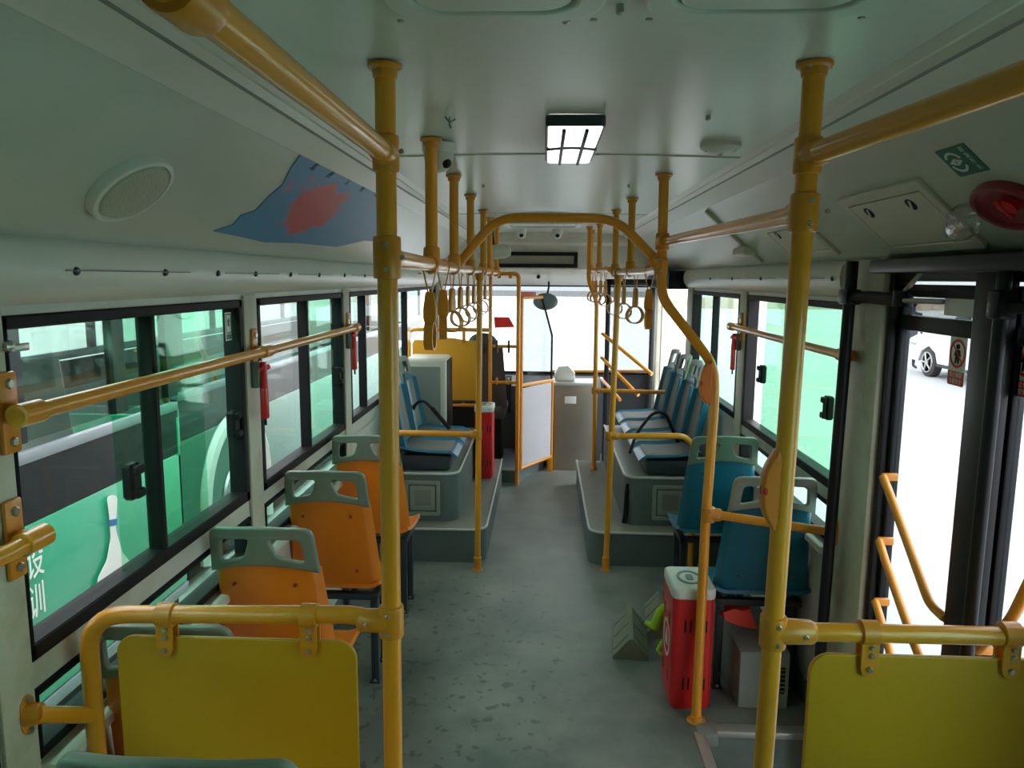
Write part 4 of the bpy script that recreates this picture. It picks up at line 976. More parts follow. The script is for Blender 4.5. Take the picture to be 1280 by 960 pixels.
q=MB(); q.tube([(1.08,3.12,.28),(1.10,3.2,.36),(1.13,3.3,.38),(1.15,3.4,.30)],.010,8); q.tube([(1.02,3.13,.30),(1.06,3.2,.34),(1.12,3.22,.36)],.008,8); q.build('cable_bundle',K['black'],label='black cables above the grey vented box under the near blue seat',cat='cable',org=(1.08,3.12,.28))
# ================================================================ FRONT: cabinet, partition, gate
c1=Vector((-.92,5.95,.554))
r=thing('grey_cabinet','pale grey upright cabinet on the left wheel box behind the driver partition','cabinet',c1)
xr_=P(558,500,y=5.83).x; zt=P(530,448,y=5.83).z
q=MB(); q.box((XL+.01,5.83,.554),(xr_,6.2,zt),.03,seg=4); q.build('cabinet_body',K['cream'],r)
q=MB(); q.mesh(plate([rrect(xr_-XL-.075,zt-.554-.12,.01)],.008,.002),XZ(((xr_+XL)/2-.01,5.827,(zt+.554)/2-.005))); q.build('cabinet_door',K['cab'],r)
q=MB(); q.box((xr_-.002,5.86,.57),(xr_+.008,6.16,zt-.02),.004); q.build('side_gasket',K['black'],r)
yp=6.35
r=thing('driver_partition','orange-yellow partition panel behind the driver, under a yellow tube','partition',(-.8,yp,.554))
x0=P(516,470,y=yp).x; x1=P(602,470,y=yp).x; z1=P(560,424,y=yp).z; z0=P(570,500,y=yp).z
w_=x1-x0
q=MB(); out=[(0,0),(w_,0),(w_,z1-z0-.01)]+[(w_*(.78-.03*k),z1-z0-.01+.022*math.sin(PI*k/18)) for k in range(0,19)]+[(0.02,z1-z0-.01),(0,z1-z0-.04)]
q.mesh(plate([out],.012,.002),XZ((x0,yp,z0))); q.build('partition_sheet',K['orangebar'],r)
q=MB(); zz=P(560,412,y=yp).z
q.tube(fillet([(x0-.03,yp,.56),(x0-.03,yp,zz),(P(612,412,y=yp).x,yp,zz)],.06),.017,14); q.tube([(x0,yp,z0-.045),(x1,yp,z0-.045)],.015,12); q.build('frame_tube',K['yellow'],r)
q=MB()
for px_ in (534,580): c=P(px_,420,y=yp); q.box((c.x-.012,yp-.02,z1-.03),(c.x+.012,yp+.02,zz+.022),.004)
q.build('hanger_clamp',K['yellowd'],r)
q=MB()
for px_ in (571,587): c=P(px_,503,y=yp); q.box((c.x-.038,yp-.012,c.z-.009),(c.x+.038,yp-.005,c.z+.011),.002)
q.build('slot',K['dark'],r)
q=MB(); q.box((x0,yp+.02,.56),(x1,yp+.06,z0-.05),.01); q.build('lower_board',K['dark'],r)
# driver seat
r=thing('driving_chair','dark driver seat partly showing beyond the orange-yellow partition','seat',(-.52,7.0,.0))
q=MB(); q.box((-.72,6.9,.0),(-.38,7.3,.55),.03); q.build('pedestal',K['black'],r)
q=MB(); q.box((-.76,6.80,.55),(-.34,7.35,.68),.05,seg=4); q.build('cushion',K['dash'],r)
q=MB(); q.sheet(lambda s,t: Vector((-.55+s*(.23-.05*t),6.85-.06*t-.02*(1-s*s),.62+.62*t)),10,10,.08); q.ell((-.55,6.76,1.28),(.13,.05,.085)); q.build('backrest',K['dash'],r)
# dashboard & wheel
r=thing('dashboard','dark grey dashboard running under the windscreen','dashboard',(0,7.6,0))
q=MB(); q.prism([(7.5,0),(7.5,.62),(7.58,.76),(7.84,.84),(7.84,0)],XL+.06,.60,'x'); q.build('dash_body',K['dash'],r)
q=MB(); q.prism([(7.48,.50),(7.46,.58),(7.52,.80),(7.62,.86),(7.66,.80)],-.85,-.32,'x'); q.build('instrument_hood',K['black'],r)
r=thing('steering_wheel','dark steering wheel at the driver place','steering wheel',(-.55,7.4,.6))
q=MB(); T_=Matrix.Rotation(math.radians(28),3,'X'); cc=Vector((-.58,7.33,.85)); q.tube([cc+T_@Vector((.21*math.cos(a),.21*math.sin(a),0)) for a in [2*PI*k/36 for k in range(37)]],.013,10,cap=False); q.build('rim',K['black'],r)
q=MB(); q.tube([cc,cc+Vector((0,.16,-.35))],.03,10); [q.tube([cc,cc+T_@Vector((.2*math.cos(a),.2*math.sin(a),0))],.012,8) for a in (.3,2.84,4.71)]; q.build('column',K['black'],r)
# console step
t=MB(); t.prism([(-1.05,6.64),(-.36,6.64),(-.22,6.62),(.02,7.18),(.02,7.5),(-1.05,7.5)],0,.12,'z'); struct('driver_floor',t,K['arch'])
t=MB(); t.tube([(-.36,6.63,.122),(-.22,6.61,.122),(.02,7.17,.122)],.010,8); struct('trim_20',t,K['edge'])
# gate frame with rack bars
r=thing('rack_frame','yellow tube frame with hook bars between the driver partition and the gate','frame',(-.4,6.56,0))
yg=6.56
xa=P(613,400,y=yg).x; xb=P(648,400,y=yg).x; ztop=P(630,342,y=yg).z
q=MB(); q.tube(fillet([(xb,yg,0.0),(xb,yg,ztop),(xa,yg,ztop)],.05),.019,14); q.build('frame_tube',K['yellow'],r)
q=MB(); q.tube([(xa,yg,.226),(xa,yg,2.1)],.016,12); q.build('inner_post',K['yellow'],r)
for py_ in (433,478):
    z_=P(630,py_,y=yg).z; q=MB(); q.tube([(xa,yg,z_),(xb,yg,z_)],.014,12); o=q.build('hook_bar',K['yellow'],r)
    q=MB()
    for px_ in (621,636): x_=P(px_,433,y=yg).x; q.box((x_-.009,yg-.018,z_-.055 if py_<450 else z_-.02),(x_+.009,yg+.018,z_+.055 if py_<450 else z_+.04),.004)
    q.build('hook',K['frame'] if py_<450 else K['yellowd'],o)
z_=P(630,343,y=yg).z; q=MB(); 
for px_ in (624,638): x_=P(px_,343,y=yg).x; q.box((x_-.016,yg-.02,z_-.035),(x_+.016,yg+.02,z_+.02),.006)
q.build('top_hook',K['yellowd'],r)
# gate: angled leaf
g0=P(651,500,y=6.60); g1=P(690,500,y=7.08); A=Vector((g0.x,g0.y,0)); Bv=Vector((g1.x,g1.y,0)); ux=(Bv-A).normalized(); L=(Bv-A).length
gz=lambda px,py,y: P(px,py,y=y).z
r=thing('driver_gate','yellow-framed driver gate with clear upper pane and pale ribbed lower sheet','gate',A)
zt0=gz(651,372,6.6); zt1=gz(688,372,7.08); zm=gz(651,482,6.6); zb0=gz(651,588,6.6); 
q=MB(); q.tube([A+Vector((0,0,.13)),A+Vector((0,0,zt0))],.017,12); q.tube([A+Vector((0,0,zt0)),A+ux*L*.62+Vector((0,0,zt0))],.015,12); q.tube([A+Vector((0,0,zm)),Bv+Vector((0,0,zm-.015))],.017,12); q.tube([A+Vector((0,0,zb0+.02)),Bv+Vector((0,0,zb0+.02))],.016,12); q.tube([Bv+Vector((0,0,zb0)),Bv+Vector((0,0,zm))],.014,12); q.box(Bv+Vector((-.04,-.015,0)),Bv+Vector((.015,.03,zb0+.02)),.005)
q.build('gate_frame',K['yellow'],r)
q=MB(); q.tube([A+ux*L*.62+Vector((0,0,zt0)),A+ux*L*.97+Vector((0,0,zm+.42)),A+ux*L*.97+Vector((0,0,zm+.0))],.010,8); q.build('pane_edge',K['black'],r)
M=frameM(A,ux,(0,0,1))
q=MB(); q.mesh(plate([[(0.02,zm),(L*.96,zm),(L*.96,zm+.42),(L*.62,zt0-.01),(0.02,zt0-.01)]],.005),M); q.build('gate_pane',K['g_clear2'],r)
q=MB(); q.mesh(plate([rrect(L-.05,zm-zb0-.06,.01,4,(L/2,(zm+zb0)/2))],.012,.002),M)
for k in range(14): z_=zb0+.05+k*(zm-zb0-.1)/13; q.mesh(plate([rrect(L-.07,.006,.002,2,(L/2,z_))],.016,.001),M)
q.build('lower_sheet',K['perf'],r)
# fare box
c=P(715,588,z=0); xa=P(692,520,y=7.15).x; xb=P(742,520,y=7.15).x; zt=P(715,478,y=7.15).z
r=thing('fare_cabinet','brushed steel cabinet with a small white label standing at the front of the aisle','cabinet',((xa+xb)/2,7.2,0))
q=MB(); q.box((xa,7.12,0),(xb,7.46,zt-.03),.006); q.build('cabinet_body',K['steel'],r)
q=MB(); q.box((xa-.01,7.11,zt-.03),(xb+.01,7.47,zt),.008); q.build('cabinet_top',K['edge'],r)
cl=P(713,500,y=7.115); q=MB(); q.box((cl.x-.055,7.113,cl.z-.035),(cl.x+.055,7.12,cl.z+.035),.001); q.build('paper_label',K['signwhite'],r)
c=P(706,470,y=7.3); q=MB(); q.box((c.x-.10,7.22,zt),(c.x+.10,7.42,zt+.07),.02); q.prism([(c.x-.10,zt+.07),(c.x+.10,zt+.07),(c.x+.03,zt+.15),(c.x-.06,zt+.14)],7.24,7.40); q.build('ticket_machine',K['white'],label='pale ticket machine standing on the steel cabinet',cat='ticket machine',org=(c.x,7.3,zt))
q=MB(); q.tube([P(690,464,y=7.75),P(812,464,y=7.75)],.014,10); q.build('windscreen_bar',K['yellowd'],label='thin bar running across the foot of the windscreen',cat='bar',org=(0.4,7.75,.85))
# rear mirror & red card
r=thing('interior_mirror','rounded grey-green mirror hanging at the top of the windscreen','mirror',P(683,372,y=7.5))
c=P(682,377,y=7.5); q=MB(); q.ell(c,(.125,.035,.085)); q.build('mirror_shell',K['mirror'],r); q=MB(); q.tube([c,c+Vector((.03,.08,.14)),(c.x+.03,7.66,1.83)],.010,8); q.build('mirror_arm',K['black'],r)
c=P(629,403,y=7.86); q=MB(); q.mesh(plate([[(-.10,.055),(.06,.055),(.12,-.05),(-.09,-.06)]],.004),XZ((c.x,7.885,c.z))); o=q.build('windscreen_sticker',K['signred'],label='slanted red sticker on the windscreen, seen through the rack frame',cat='sticker',org=c)
c=P(658,369,y=7.86); q=MB(); q.mesh(plate([rrect(.2,.07,.005)],.004),XZ((c.x,7.885,c.z))); q.build('windscreen_sticker',mat('pink_card',(.75,.22,.22),.6),label='pinkish strip at the very top of the windscreen above the mirror',cat='sticker',org=c)
# ================================================================ HEADER FIXTURES
r=thing('destination_display','black-framed long display in the header above the windscreen','display',P(672,325,y=7.25))
yd_=7.258; x0=P(620,325,y=yd_).x; x1=P(722,325,y=yd_).x; z1=P(672,315,y=yd_).z; z0=P(672,334.5,y=yd_).z
q=MB(); q.mesh(plate([rrect(x1-x0,z1-z0,.006),rrect(x1-x0-.07,z1-z0-.07,.004)],.03,.004),XZ(((x0+x1)/2,yd_-.01,(z0+z1)/2))); q.build('display_frame',K['black'],r)
q=MB(); q.mesh(plate([rrect(x1-x0-.06,z1-z0-.06,.004)],.008),XZ(((x0+x1)/2,yd_-.004,(z0+z1)/2))); q.build('display_screen',K['display'],r)
for i,(px_,lb) in enumerate(((652,'left'),(697,'right'))):
    c=P(px_,287,y=6.55); c.z=2.285; r=thing('ceiling_camera','small white dome camera on the ceiling at the front, %s of the pair'%lb,'camera',c)
    q=MB(); q.lathe([(.0,0),(.045,0),(.045,.02),(.04,.045),(.03,.075),(.0,.088)],c,(0,0,-1),24); q.build('housing',K['white'],r)
    q=MB(); q.ell(c+Vector((.0,-.03,-.06)),(.018,.016,.018)); q.build('lens',K['dark'],r)
c=P(673,346,y=7.27); q=MB(); q.ell((c.x,7.33,c.z),(.02,.03,.02)); q.build('sensor_knob',K['black'],label='small black round sensor under the long display',cat='sensor',org=c)
c=P(617,315,y=5.9); r=thing('header_fan','cream rounded fan housing near the left overhead rail by the driver','fan',c)
q=MB(); q.lathe([(.0,-.13),(.045,-.125),(.055,-.09),(.055,.09),(.04,.13),(0,.14)],c,(1,0,.1),20); q.build('fan_housing',K['cream'],r); q=MB(); q.tube([c,(c.x-.02,5.95,2.285)],.012,8); q.build('fan_bracket',K['black'],r)
# ================================================================ CEILING FIXTURES
# square lamp
def bigP(px,py): return P(px,py,z=2.285)
co=[bigP(680,148),bigP(761,147),bigP(744,196),bigP(681,195)]
cx=(bigP(690,150).x+bigP(750,150).x)/2; 
def lamp(c,w_,l_,label):
    r=thing('ceiling_lamp',label,'lamp',c)
    M=Matrix.Translation(Vector(c)-Vector((0,0,.018)))
    q=MB(); q.mesh(plate([rrect(w_,l_,.012),rrect(w_-.018,l_-.018,.008)],.03,.005),M@Matrix.Translation((0,0,.006))); q.build('lamp_frame',K['frame'],r)
    q=MB(); q.mesh(plate([rrect(w_-.016,l_-.016,.01)],.018,.006),M@Matrix.Translation((0,0,-.008))); d_=q.build('diffuser',K['lamp'],r)
    q=MB(); z_=c[2]-.036
    q.box((c[0]-w_*.19-.005,c[1]-l_/2+.01,z_-.006),(c[0]-w_*.19+.005,c[1]+l_/2-.01,z_+.006),.002); q.box((c[0]+w_*.19-.005,c[1]-l_/2+.01,z_-.006),(c[0]+w_*.19+.005,c[1]+l_/2-.01,z_+.006),.002)
    pts=[(c[0]-w_*.46+w_*.92*k/12,c[1]-l_*.0-.03*math.sin(PI*k/12),z_) for k in range(13)]; q.tube(pts,.006,6)
    q.build('diffuser_rib',K['frame'],d_)
    return r
a=bigP(682,148); b=bigP(758,148); f_=bigP(712,195); wl=(b.x-a.x); 
lamp(((a.x+b.x)/2+.0,(a.y+f_.y)/2,2.293),wl*1.0,abs(f_.y-a.y),'dark-framed rectangular ceiling lamp with glowing white panes, nearest, in the middle of the ceiling')
c=bigP(680,268); lamp((c.x,5.3,2.293),.30,.34,'dark-framed rectangular ceiling lamp farther forward, just above the arched rail')
# front roof hatch / aircon outlet
c=bigP(678,277); r=thing('air_outlet','pale rectangular ceiling outlet at the front above the two dome cameras','air outlet',(c.x,6.0,2.285)); q=MB(); q.mesh(plate([rrect(.62,.5,.06),rrect(.52,.40,.04)],.03,.008),Matrix.Translation((c.x,6.05,2.287))); q.build('outlet_frame',K['trim'],r); q=MB(); q.mesh(plate([rrect(.53,.41,.04)],.01),Matrix.Translation((c.x,6.05,2.288))); q.build('outlet_insert',K['cream'],r)
# round grille
c=bigP(901,181); r=thing('round_vent','round white slotted vent on the ceiling right of the near lamp','vent',c)
q=MB(); q.lathe([(.064,-.01),(.064,.010),(.052,.020),(.048,.018),(.046,.006),(0,.006)],c,(0,0,-1),32); q.build('vent_ring',K['trim'],r)
q=MB(); q.ell(c+Vector((0,0,-.012)),(.045,.045,.018)); q.build('vent_dome',K['white'],r)
q=MB(); [q.tube([(c.x-.04,c.y+k,c.z-.014),(c.x,c.y+k,c.z-.032*math.cos(k*25)),(c.x+.04,c.y+k,c.z-.014)],.002,6) for k in (-.024,-.008,.008,.024)]; q.build('vent_slat',K['cab'],r)
# dome cctv behind the second stub
c=bigP(545,176); c.y+=.06; r=thing('dome_camera','white dome security camera on the ceiling behind the first yellow stub on the left','camera',c)
q=MB(); q.lathe([(.0,-.002),(.052,-.002),(.054,.018),(.050,.028),(0,.028)],c,(0,0,-1),32); q.build('base',K['white'],r)
q=MB(); q.lathe([(.049,.026),(.046,.05),(.036,.072),(.018,.086),(0,.09)],c,(0,0,-1),28); q.build('dome',K['cream'],r); q=MB(); q.ell(c+Vector((.026,-.02,-.062)),(.018,.018,.016)); q.build('lens',K['dark'],r)
# roof hatches at the top of the view
def hatch(cx,cy,w_,l_,label):
    r=thing('roof_hatch',label,'hatch',(cx,cy,2.29))
    q=MB(); q.mesh(plate([rrect(w_+.09,l_+.09,.09,8),rrect(w_,l_,.06,8)],.016,.007,3),Matrix.Translation((cx,cy,2.289))); q.build('hatch_rim',K['ceil'],r)
    q=MB(); q.mesh(plate([rrect(w_-.012,l_-.012,.055,8)],.016,.006,3),Matrix.Translation((cx,cy,2.290))); q.build('hatch_lid',K['ceil'],r)
    q=MB(); [q.lathe([(.006,0),(.006,.003),(0,.004)],(cx+sx*(w_/2+.03),cy+l_/2+.022,2.280),(0,0,-1),10) for sx in (-1,1)]; q.build('screw',K['bolt'],r)
y_=bigP(620,20).y; xa=bigP(520,15).x; xb=bigP(720,15).x
hatch((xa+xb)/2,y_-.25,xb-xa,.46,'rounded recessed roof hatch at the top edge of the view, left one')
xa=bigP(838,12).x; xb=bigP(1060,12).x
hatch((xa+xb)/2,y_-.25,xb-xa,.46,'rounded recessed roof hatch at the top edge of the view, right one')
for i,(px_,py_) in enumerate(((775,14),(885,148),(604,233),(786,233),(708,26))):
    c=bigP(px_,py_); q=MB(); q.lathe([(.007,-.01),(.007,.003),(.004,.006),(0,.006)],c,(0,0,-1),10)
    q.build('ceiling_screw',K['bolt'],label=['ceiling screw between the two roof hatches','ceiling screw above the round slotted vent','ceiling screw left of the aisle ahead of the near lamp','ceiling screw right of the aisle ahead of the near lamp','tiny ceiling screw just below the left roof hatch'][i],cat='screw',group='screws in the ceiling',org=c)
c=bigP(562,146); q=MB(); q.tube([c+Vector((-.012,0,0)),c+Vector((0,0,-.015)),c+Vector((.014,.01,-.004))],.003,6); q.tube([c,c+Vector((0,0,-.02)),c+Vector((.004,-.01,-.03))],.003,6); q.build('wire_hook',K['cab'],label='small bent wire hook on the ceiling left of the near lamp',cat='hook',org=c)
# ================================================================ SIDE PANEL FIXTURES
def panel_frame(sx,px,py):
    """intersection of the pixel ray with the slanted side panel; returns point + basis (along y, up-slope)"""
    x1,z1=XC+sx*.785,2.228; x2,z2=XC+sx*1.10,1.952
    d=RT*((px-640)/F)+UP*((480-py)/F)+FW
    up=Vector((x1-x2,0,z1-z2)).normalized(); nrm=Vector((z1-z2,0,-(x1-x2))).normalized()
    if nrm.x*sx>0: nrm=-nrm
    if nrm.z>0: nrm=-nrm
    t=(Vector((x1,0,z1))-CAM).dot(nrm)/d.dot(nrm)
    return CAM+d*t,up,nrm
def PM(sx,px,py,off=.0):
    p,up,nrm=panel_frame(sx,px,py)
    xx=Vector((0,1,0)) if sx<0 else Vector((0,-1,0))
    M=frameM(p+nrm*off,xx,up); 
    return M,p
def to_local(sx,M,px,py):
    p,_,_=panel_frame(sx,px,py); q=M.inverted()@p; return (q.x,q.y)
# oval light on the left
M,p=PM(-1,160,231); nz=1 if (M.to_3x3()@Vector((0,0,1))).x>0 else -1
assert nz==1
e=[to_local(-1,M,*q_) for q_ in ((98,262),(220,205),(140,205),(180,262))]
hw=abs(e[1][0]-e[0][0])/2; print('oval',e,hw)
r=thing('oval_lamp','round ribbed lamp with a pale rim on the left sloping ceiling panel','lamp',p)
def disc(mb,rx,ry,prof):
    n_=40; v=[];f=[]
    for k_,h in prof:
        for i in range(n_): a=2*PI*i/n_; v.append(M@Vector((rx*k_*math.cos(a),ry*k_*math.sin(a),h)))
    for j in range(len(prof)-1):
        for i in range(n_): i2=(i+1)%n_; f.append([j*n_+i,j*n_+i2,(j+1)*n_+i2,(j+1)*n_+i])
    f.append([(len(prof)-1)*n_+i for i in range(n_)]); mb.add(v,f)
rr=.100
q=MB(); disc(q,rr*1.15,rr,[(1,-.01),(1,.016),(.97,.024),(.88,.026),(.86,.020),(.85,.018)]); q.build('lamp_rim',K['trim'],r)
q=MB(); disc(q,rr*1.15,rr,[(.88,.016),(.80,.027),(.5,.034),(.05,.036)]); q.build('lamp_lens',K['lens'],r)
# torn poster
pm=bpy.data.materials.new('poster_print'); pm.use_nodes=True; nt_=pm.node_tree; bs=nt_.nodes['Principled BSDF']; bs.inputs['Roughness'].default_value=.45
tc=nt_.nodes.new('ShaderNodeTexCoord'); ns=nt_.nodes.new('ShaderNodeTexNoise'); ns.inputs['Scale'].default_value=9; ns.inputs['Detail'].default_value=2; nt_.links.new(tc.outputs['Object'],ns.inputs[0])
mp=nt_.nodes.new('ShaderNodeMapping'); g_=nt_.nodes.new('ShaderNodeTexGradient'); g_.gradient_type='SPHERICAL'
PMX,pp_=PM(-1,398,262)
c_=PM(-1,392,262)[1]
nt_.links.new(tc.outputs['Object'],mp.inputs[0]); mp.inputs['Scale'].default_value=(6.5,2.9,6.5); mp.inputs['Location'].default_value=(0,0,0)
nt_.links.new(mp.outputs[0],g_.inputs[0])
ad=nt_.nodes.new('ShaderNodeMath'); ad.operation='ADD'; nt_.links.new(g_.outputs['Fac'],ad.inputs[0]); nt_.links.new(ns.outputs['Fac'],ad.inputs[1])
rp=nt_.nodes.new('ShaderNodeValToRGB'); e_=rp.color_ramp.elements; e_[0].position=.62; e_[0].color=(.07,.25,.46,1); e_[1].position=.82; e_[1].color=(.55,.08,.09,1); nt_.links.new(ad.outputs[0],rp.inputs[0]); nt_.links.new(rp.outputs[0],bs.inputs['Base Color'])
K['dprint']=mat('dark_print',(.02,.03,.08),.5)
r=thing('wall_poster','torn blue poster with red patches on the left sloping ceiling panel behind the near pole','poster',c_)
loc=lambda px_,py_: to_local(-1,PMX,px_,py_)
out=[loc(*q_) for q_ in ((378,188),(362,210),(352,230),(335,244),(318,262),(300,268),(290,280),(266,288),(300,295),(330,302),(372,303),(420,308),(455,300),(474,302),(476,270),(474,240),(430,214),(400,198))]
q=MB(); q.mesh(plate([out],.003),PMX@Matrix.Translation((0,0,.003))); q.build('printed_sheet',pm,r)
q=MB(); ed=[PMX@Vector((*loc(*q_),.006)) for q_ in ((378,188),(400,198),(430,214),(471,236),(474,240))]; q.tube(ed,.004,6); q.build('curled_edge',mat('curled_paper',(.35,.13,.07),.7),r)
for k,(px_,py_) in enumerate(((392,207),(412,217),(434,226),(452,235),(470,242))):
    q=MB(); l_=loc(px_,py_); q.mesh(text('欢迎文明乘'[k],.042,.0003),PMX@Matrix.Translation((l_[0],l_[1],.0055))); q.build('letter',K['dprint'],r)
# right side panel hatches
def service_hatch(sx,quad,label,latches=2):
    c=((quad[0][0]+quad[2][0])/2,(quad[0][1]+quad[2][1])/2); Mh,ph=PM(sx,*c); L_=[to_local(sx,Mh,*q_) for q_ in quad]
    w_=(abs(L_[1][0]-L_[0][0])+abs(L_[2][0]-L_[3][0]))/2; h_=(abs(L_[0][1]-L_[3][1])+abs(L_[1][1]-L_[2][1]))/2
    print('hatch',[tuple(round(a,2) for a in l) for l in L_],w_,h_)
    r=thing('service_hatch',label,'hatch',ph)
    w_=min(w_,.62); h_=min(h_,.30)
    q=MB(); q.mesh(plate([rrect(w_,h_,.015),rrect(w_-.07,h_-.07,.006)],.014,.004),Mh@Matrix.Translation((0,0,.005))); q.build('hatch_frame',K['cream'],r)
    q=MB(); q.mesh(plate([rrect(w_-.076,h_-.076,.006)],.010,.003),Mh@Matrix.Translation((0,0,.006))); o=q.build('hatch_door',K['cream'],r)
    for xx in (-w_*.25,w_*.25):
        q=MB(); cc=[(.020*math.cos(a),.020*math.sin(a)) for a in [2*PI*k/24 for k in range(24)]]
        q.mesh(plate([cc],.003),Mh@Matrix.Translation((xx,h_*.22,.0118))); l=q.build('latch',K['dark'],o)
        q=MB(); q.mesh(plate([rrect(.038,.008,.002)],.002),Mh@Matrix.Translation((xx,h_*.22,.0138))@Matrix.Rotation(.9,4,'Z')); q.v=q.v; q.build('latch_bar',K['cream'],o)
    return Mh,w_,h_
service_hatch(1,[(1035,243),(1137,222),(1230,305),(1108,310)],'cream service hatch with two slotted latches on the right sloping panel, nearest')
service_hatch(1,[(935,284),(985,272),(1060,313),(1000,318)],'cream service hatch on the right sloping panel, farther, left of the near right pole')
# divider strip
a=PM(1,888,266)[1]; b=PM(1,930,322)[1]; q=MB(); q.box((XC+.80,a.y-.02,2.0),(XC+.82,a.y+.02,2.02)) if False else q.tube([Vector((XC+.79,a.y,2.215)),Vector((XC+1.09,a.y,1.955))],.012,8); q.build('trim_21',K['trim'],kind='structure')
q=MB(); q.box((XC+.98,a.y-.06,1.985),(XC+1.05,a.y+.18,2.03),.012); q.build('door_valve_cover',K['cream'],label='small cream cover strip low on the right sloping panel between two hatches',cat='cover',org=(XC+1.0,a.y,2.0))
# green sticker
Ms,ps=PM(1,1205,199,.002); L_=[to_local(1,Ms,*q_) for q_ in ((1172,188),(1205,178),(1237,211),(1200,221))]; print('stk',L_)
r=thing('green_sticker','dark green square sticker with a round emblem above the red valve','sticker',ps)
cxm=sum(l[0] for l in L_)/4; cym=sum(l[1] for l in L_)/4; sw=.118; sh=.085
Ms=Ms@Matrix.Translation((cxm,cym,0)); q=MB(); q.mesh(plate([rrect(sw,sh,.003)],.0016),Ms); q.build('sticker_sheet',K['sage'],r)
C2=(-.018,0) 
def ringp(r1,r0,a0,a1,c,n_=14):
    A_=[a0+(a1-a0)*k/n_ for k in range(n_+1)]; return [(c[0]+r1*math.cos(a),c[1]+r1*math.sin(a)) for a in A_]+[(c[0]+r0*math.cos(a),c[1]+r0*math.sin(a)) for a in A_[::-1]]
C2=(-.020,0)
q=MB(); q.mesh(plate([ringp(.031,.024,.3,PI-.5,C2)],.002),Ms@Matrix.Translation((0,0,.0007))); q.mesh(plate([ringp(.031,.024,PI+.3,2*PI-.5,C2)],.002),Ms@Matrix.Translation((0,0,.0007)))
q.mesh(plate([[(C2[0]-.026,0),(C2[0],.011),(C2[0]+.026,0),(C2[0],-.011)],[(C2[0]+.004*math.cos(a),.004*math.sin(a)) for a in [2*PI*k/12 for k in range(12)]]],.002),Ms@Matrix.Translation((0,0,.0007)))
for i,ch in enumerate('应急开关'): q.mesh(text(ch,.017,.0003),Ms@Matrix.Translation((.036,.029-.019*i,.0012)))
q.build('print',K['sticker'],r)
# red emergency valve with an open clear cover
Mv,pv=PM(1,1264,253); r=thing('emergency_valve','dark red round emergency valve with open clear cover on the right sloping panel','valve',pv); M=Mv
q=MB(); disc(q,.115,.072,[(1,-.005),(1,.014),(.94,.022),(.82,.022),(.78,.012),(.60,.004),(.02,.003)]); q.build('valve_housing',K['redv'],r)
q=MB(); disc(q,.03,.022,[(1,.003),(1,.016),(.6,.02),(.05,.021)]); q.tube([M@Vector((0,-.028,.02)),M@Vector((0,.028,.02))],.006,8); q.build('valve_knob',K['red'],r)
Mc=M
q=MB(); base=M@Vector((.075,0,.015)); M=Matrix.Translation(M@Vector((-.17,-.012,.032)))@Mv.to_3x3().to_4x4()@Matrix.Rotation(math.radians(.14*57),4,'Z')@Matrix.Rotation(math.radians(-42),4,'X'); disc(q,.095,.045,[(1,-.004),(1,.006),(.9,.012),(.5,.018),(.05,.019)]); q.build('clear_cover',glass('clear_plastic',(.62,.66,.63),.35),r)
q=MB(); q.tube([Mc@Vector((-.10,0,.012)),Mc@Vector((-.13,-.03,.03)),Mc@Vector((-.16,-.05,.03))],.005,6); q.build('cover_hinge',K['white'],r)
# ================================================================ DUCT BOLTS, HAMMERS, STICKERS
xd_=XC-1.15+.052
bl=['nearest','second','third','fourth','fifth','sixth','seventh','eighth','ninth']
for i,y_ in enumerate((1.66,2.06,2.40,2.72,3.10,3.5,3.95,4.4,4.9)):
    q=MB(); q.lathe([(.010,-.004),(.010,.004),(.007,.008),(0,.008)],(xd_-.002,y_,1.868),(1,0,0),12)
    q.build('duct_screw',K['frame'],label='round screw in the pale duct above the left windows, %s to the camera'%bl[i],cat='screw',group='screws along the left duct',org=(xd_,y_,1.868))
for i,y_ in enumerate((3.02,3.5,4.0,4.6,5.2)):
    q=MB(); q.lathe([(.010,-.004),(.010,.004),(.007,.008),(0,.008)],(XC+1.15-.050,y_,1.868),(-1,0,0),12)
    q.build('duct_screw',K['frame'],label='round screw in the pale duct above the right windows, %s to the camera'%bl[i],cat='screw',group='screws along the right duct',org=(XC+1.1,y_,1.868))
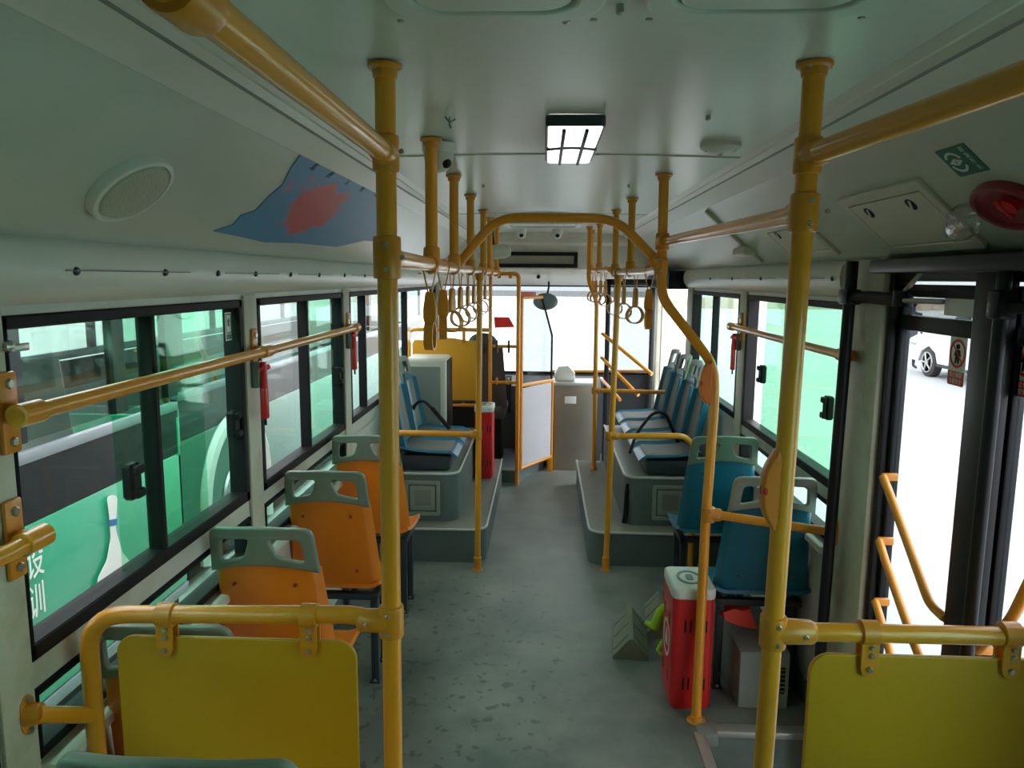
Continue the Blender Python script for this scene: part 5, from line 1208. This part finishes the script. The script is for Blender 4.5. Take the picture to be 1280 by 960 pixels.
def hammer(x,y,z,sx,label):
    r=thing('emergency_hammer',label,'hammer',(x,y,z))
    q=MB(); q.box((min(x,x-sx*.03),y-.03,z+.02),(max(x,x-sx*.03),y+.03,z+.12),.008); q.build('holder',mat('holder_grey',(.12,.14,.13),.4) if 'holder_grey' not in bpy.data.materials else bpy.data.materials['holder_grey'],r)
    q=MB(); xx=x-sx*.04; q.tube([(xx,y,z+.12),(xx,y,z+.03),(xx,y,z-.09)],.013,10,rad=[.010,.014,.012]); q.tube([(xx,y-.04,z+.095),(xx,y+.04,z+.095)],.012,10,rad=[.006,.012]); q.box((xx-.012,y-.016,z-.10),(xx+.012,y+.016,z+.02),.006); q.build('hammer_body',K['red'],r)
    q=MB(); q.tube([(xx,y,z-.09),(xx,y,z-.125)],.005,8); q.build('tip',K['black'],r)
c=P(316,490,x=XL); hammer(XL+.012,2.76,c.z-.0,-1,'red emergency hammer in its grey holder on the pillar after the nearest left window')
c=P(437,438,x=XL); hammer(XL+.012,4.12,c.z,-1,'red emergency hammer on the second left pillar, nearer the front')
c=P(917,438,x=XR); hammer(XR-.012,4.49,c.z,1,'red emergency hammer on the right pillar between the two side windows')
c=P(280,408,x=XL-.03); 
r=thing('exit_sticker','small white and green sticker at the top corner of the nearest left window','sticker',(XL-.018,c.y,c.z))
Mx=frameM((XL-.014,c.y,c.z),(0,1,0),(0,0,1)); q=MB(); q.mesh(plate([rrect(.052,.10,.002)],.001),Mx); q.build('backing',K['signwhite'],r)
q=MB(); q.mesh(plate([rrect(.046,.070,.002,3,(0,.010)),rrect(.038,.062,.002,3,(0,.010))],.001),Mx@Matrix.Translation((0,0,.001))); q.mesh(plate([[(-.006,.0),(.006,.0),(.006,.016),(.012,.016),(0,.030),(-.012,.016),(-.006,.016)]],.001),Mx@Matrix.Translation((0,0,.001))); q.mesh(plate([rrect(.046,.018,.002,3,(0,-.037))],.001),Mx@Matrix.Translation((0,0,.001))); q.build('print',K['sage'],r)
# latch on the near pillar
c=P(8,433,x=XL+.012); q=MB(); q.lathe([(.012,0),(.012,.01),(.004,.016)],(XL+.012,c.y,c.z),(1,0,0),12); q.box((XL+.02,c.y-.004,c.z-.012),(XL+.026,c.y+.05,c.z+.004),.002); q.build('pillar_latch',K['bolt'],label='small metal latch on the near left pillar above the rail bracket',cat='latch',org=(XL+.012,c.y,c.z))
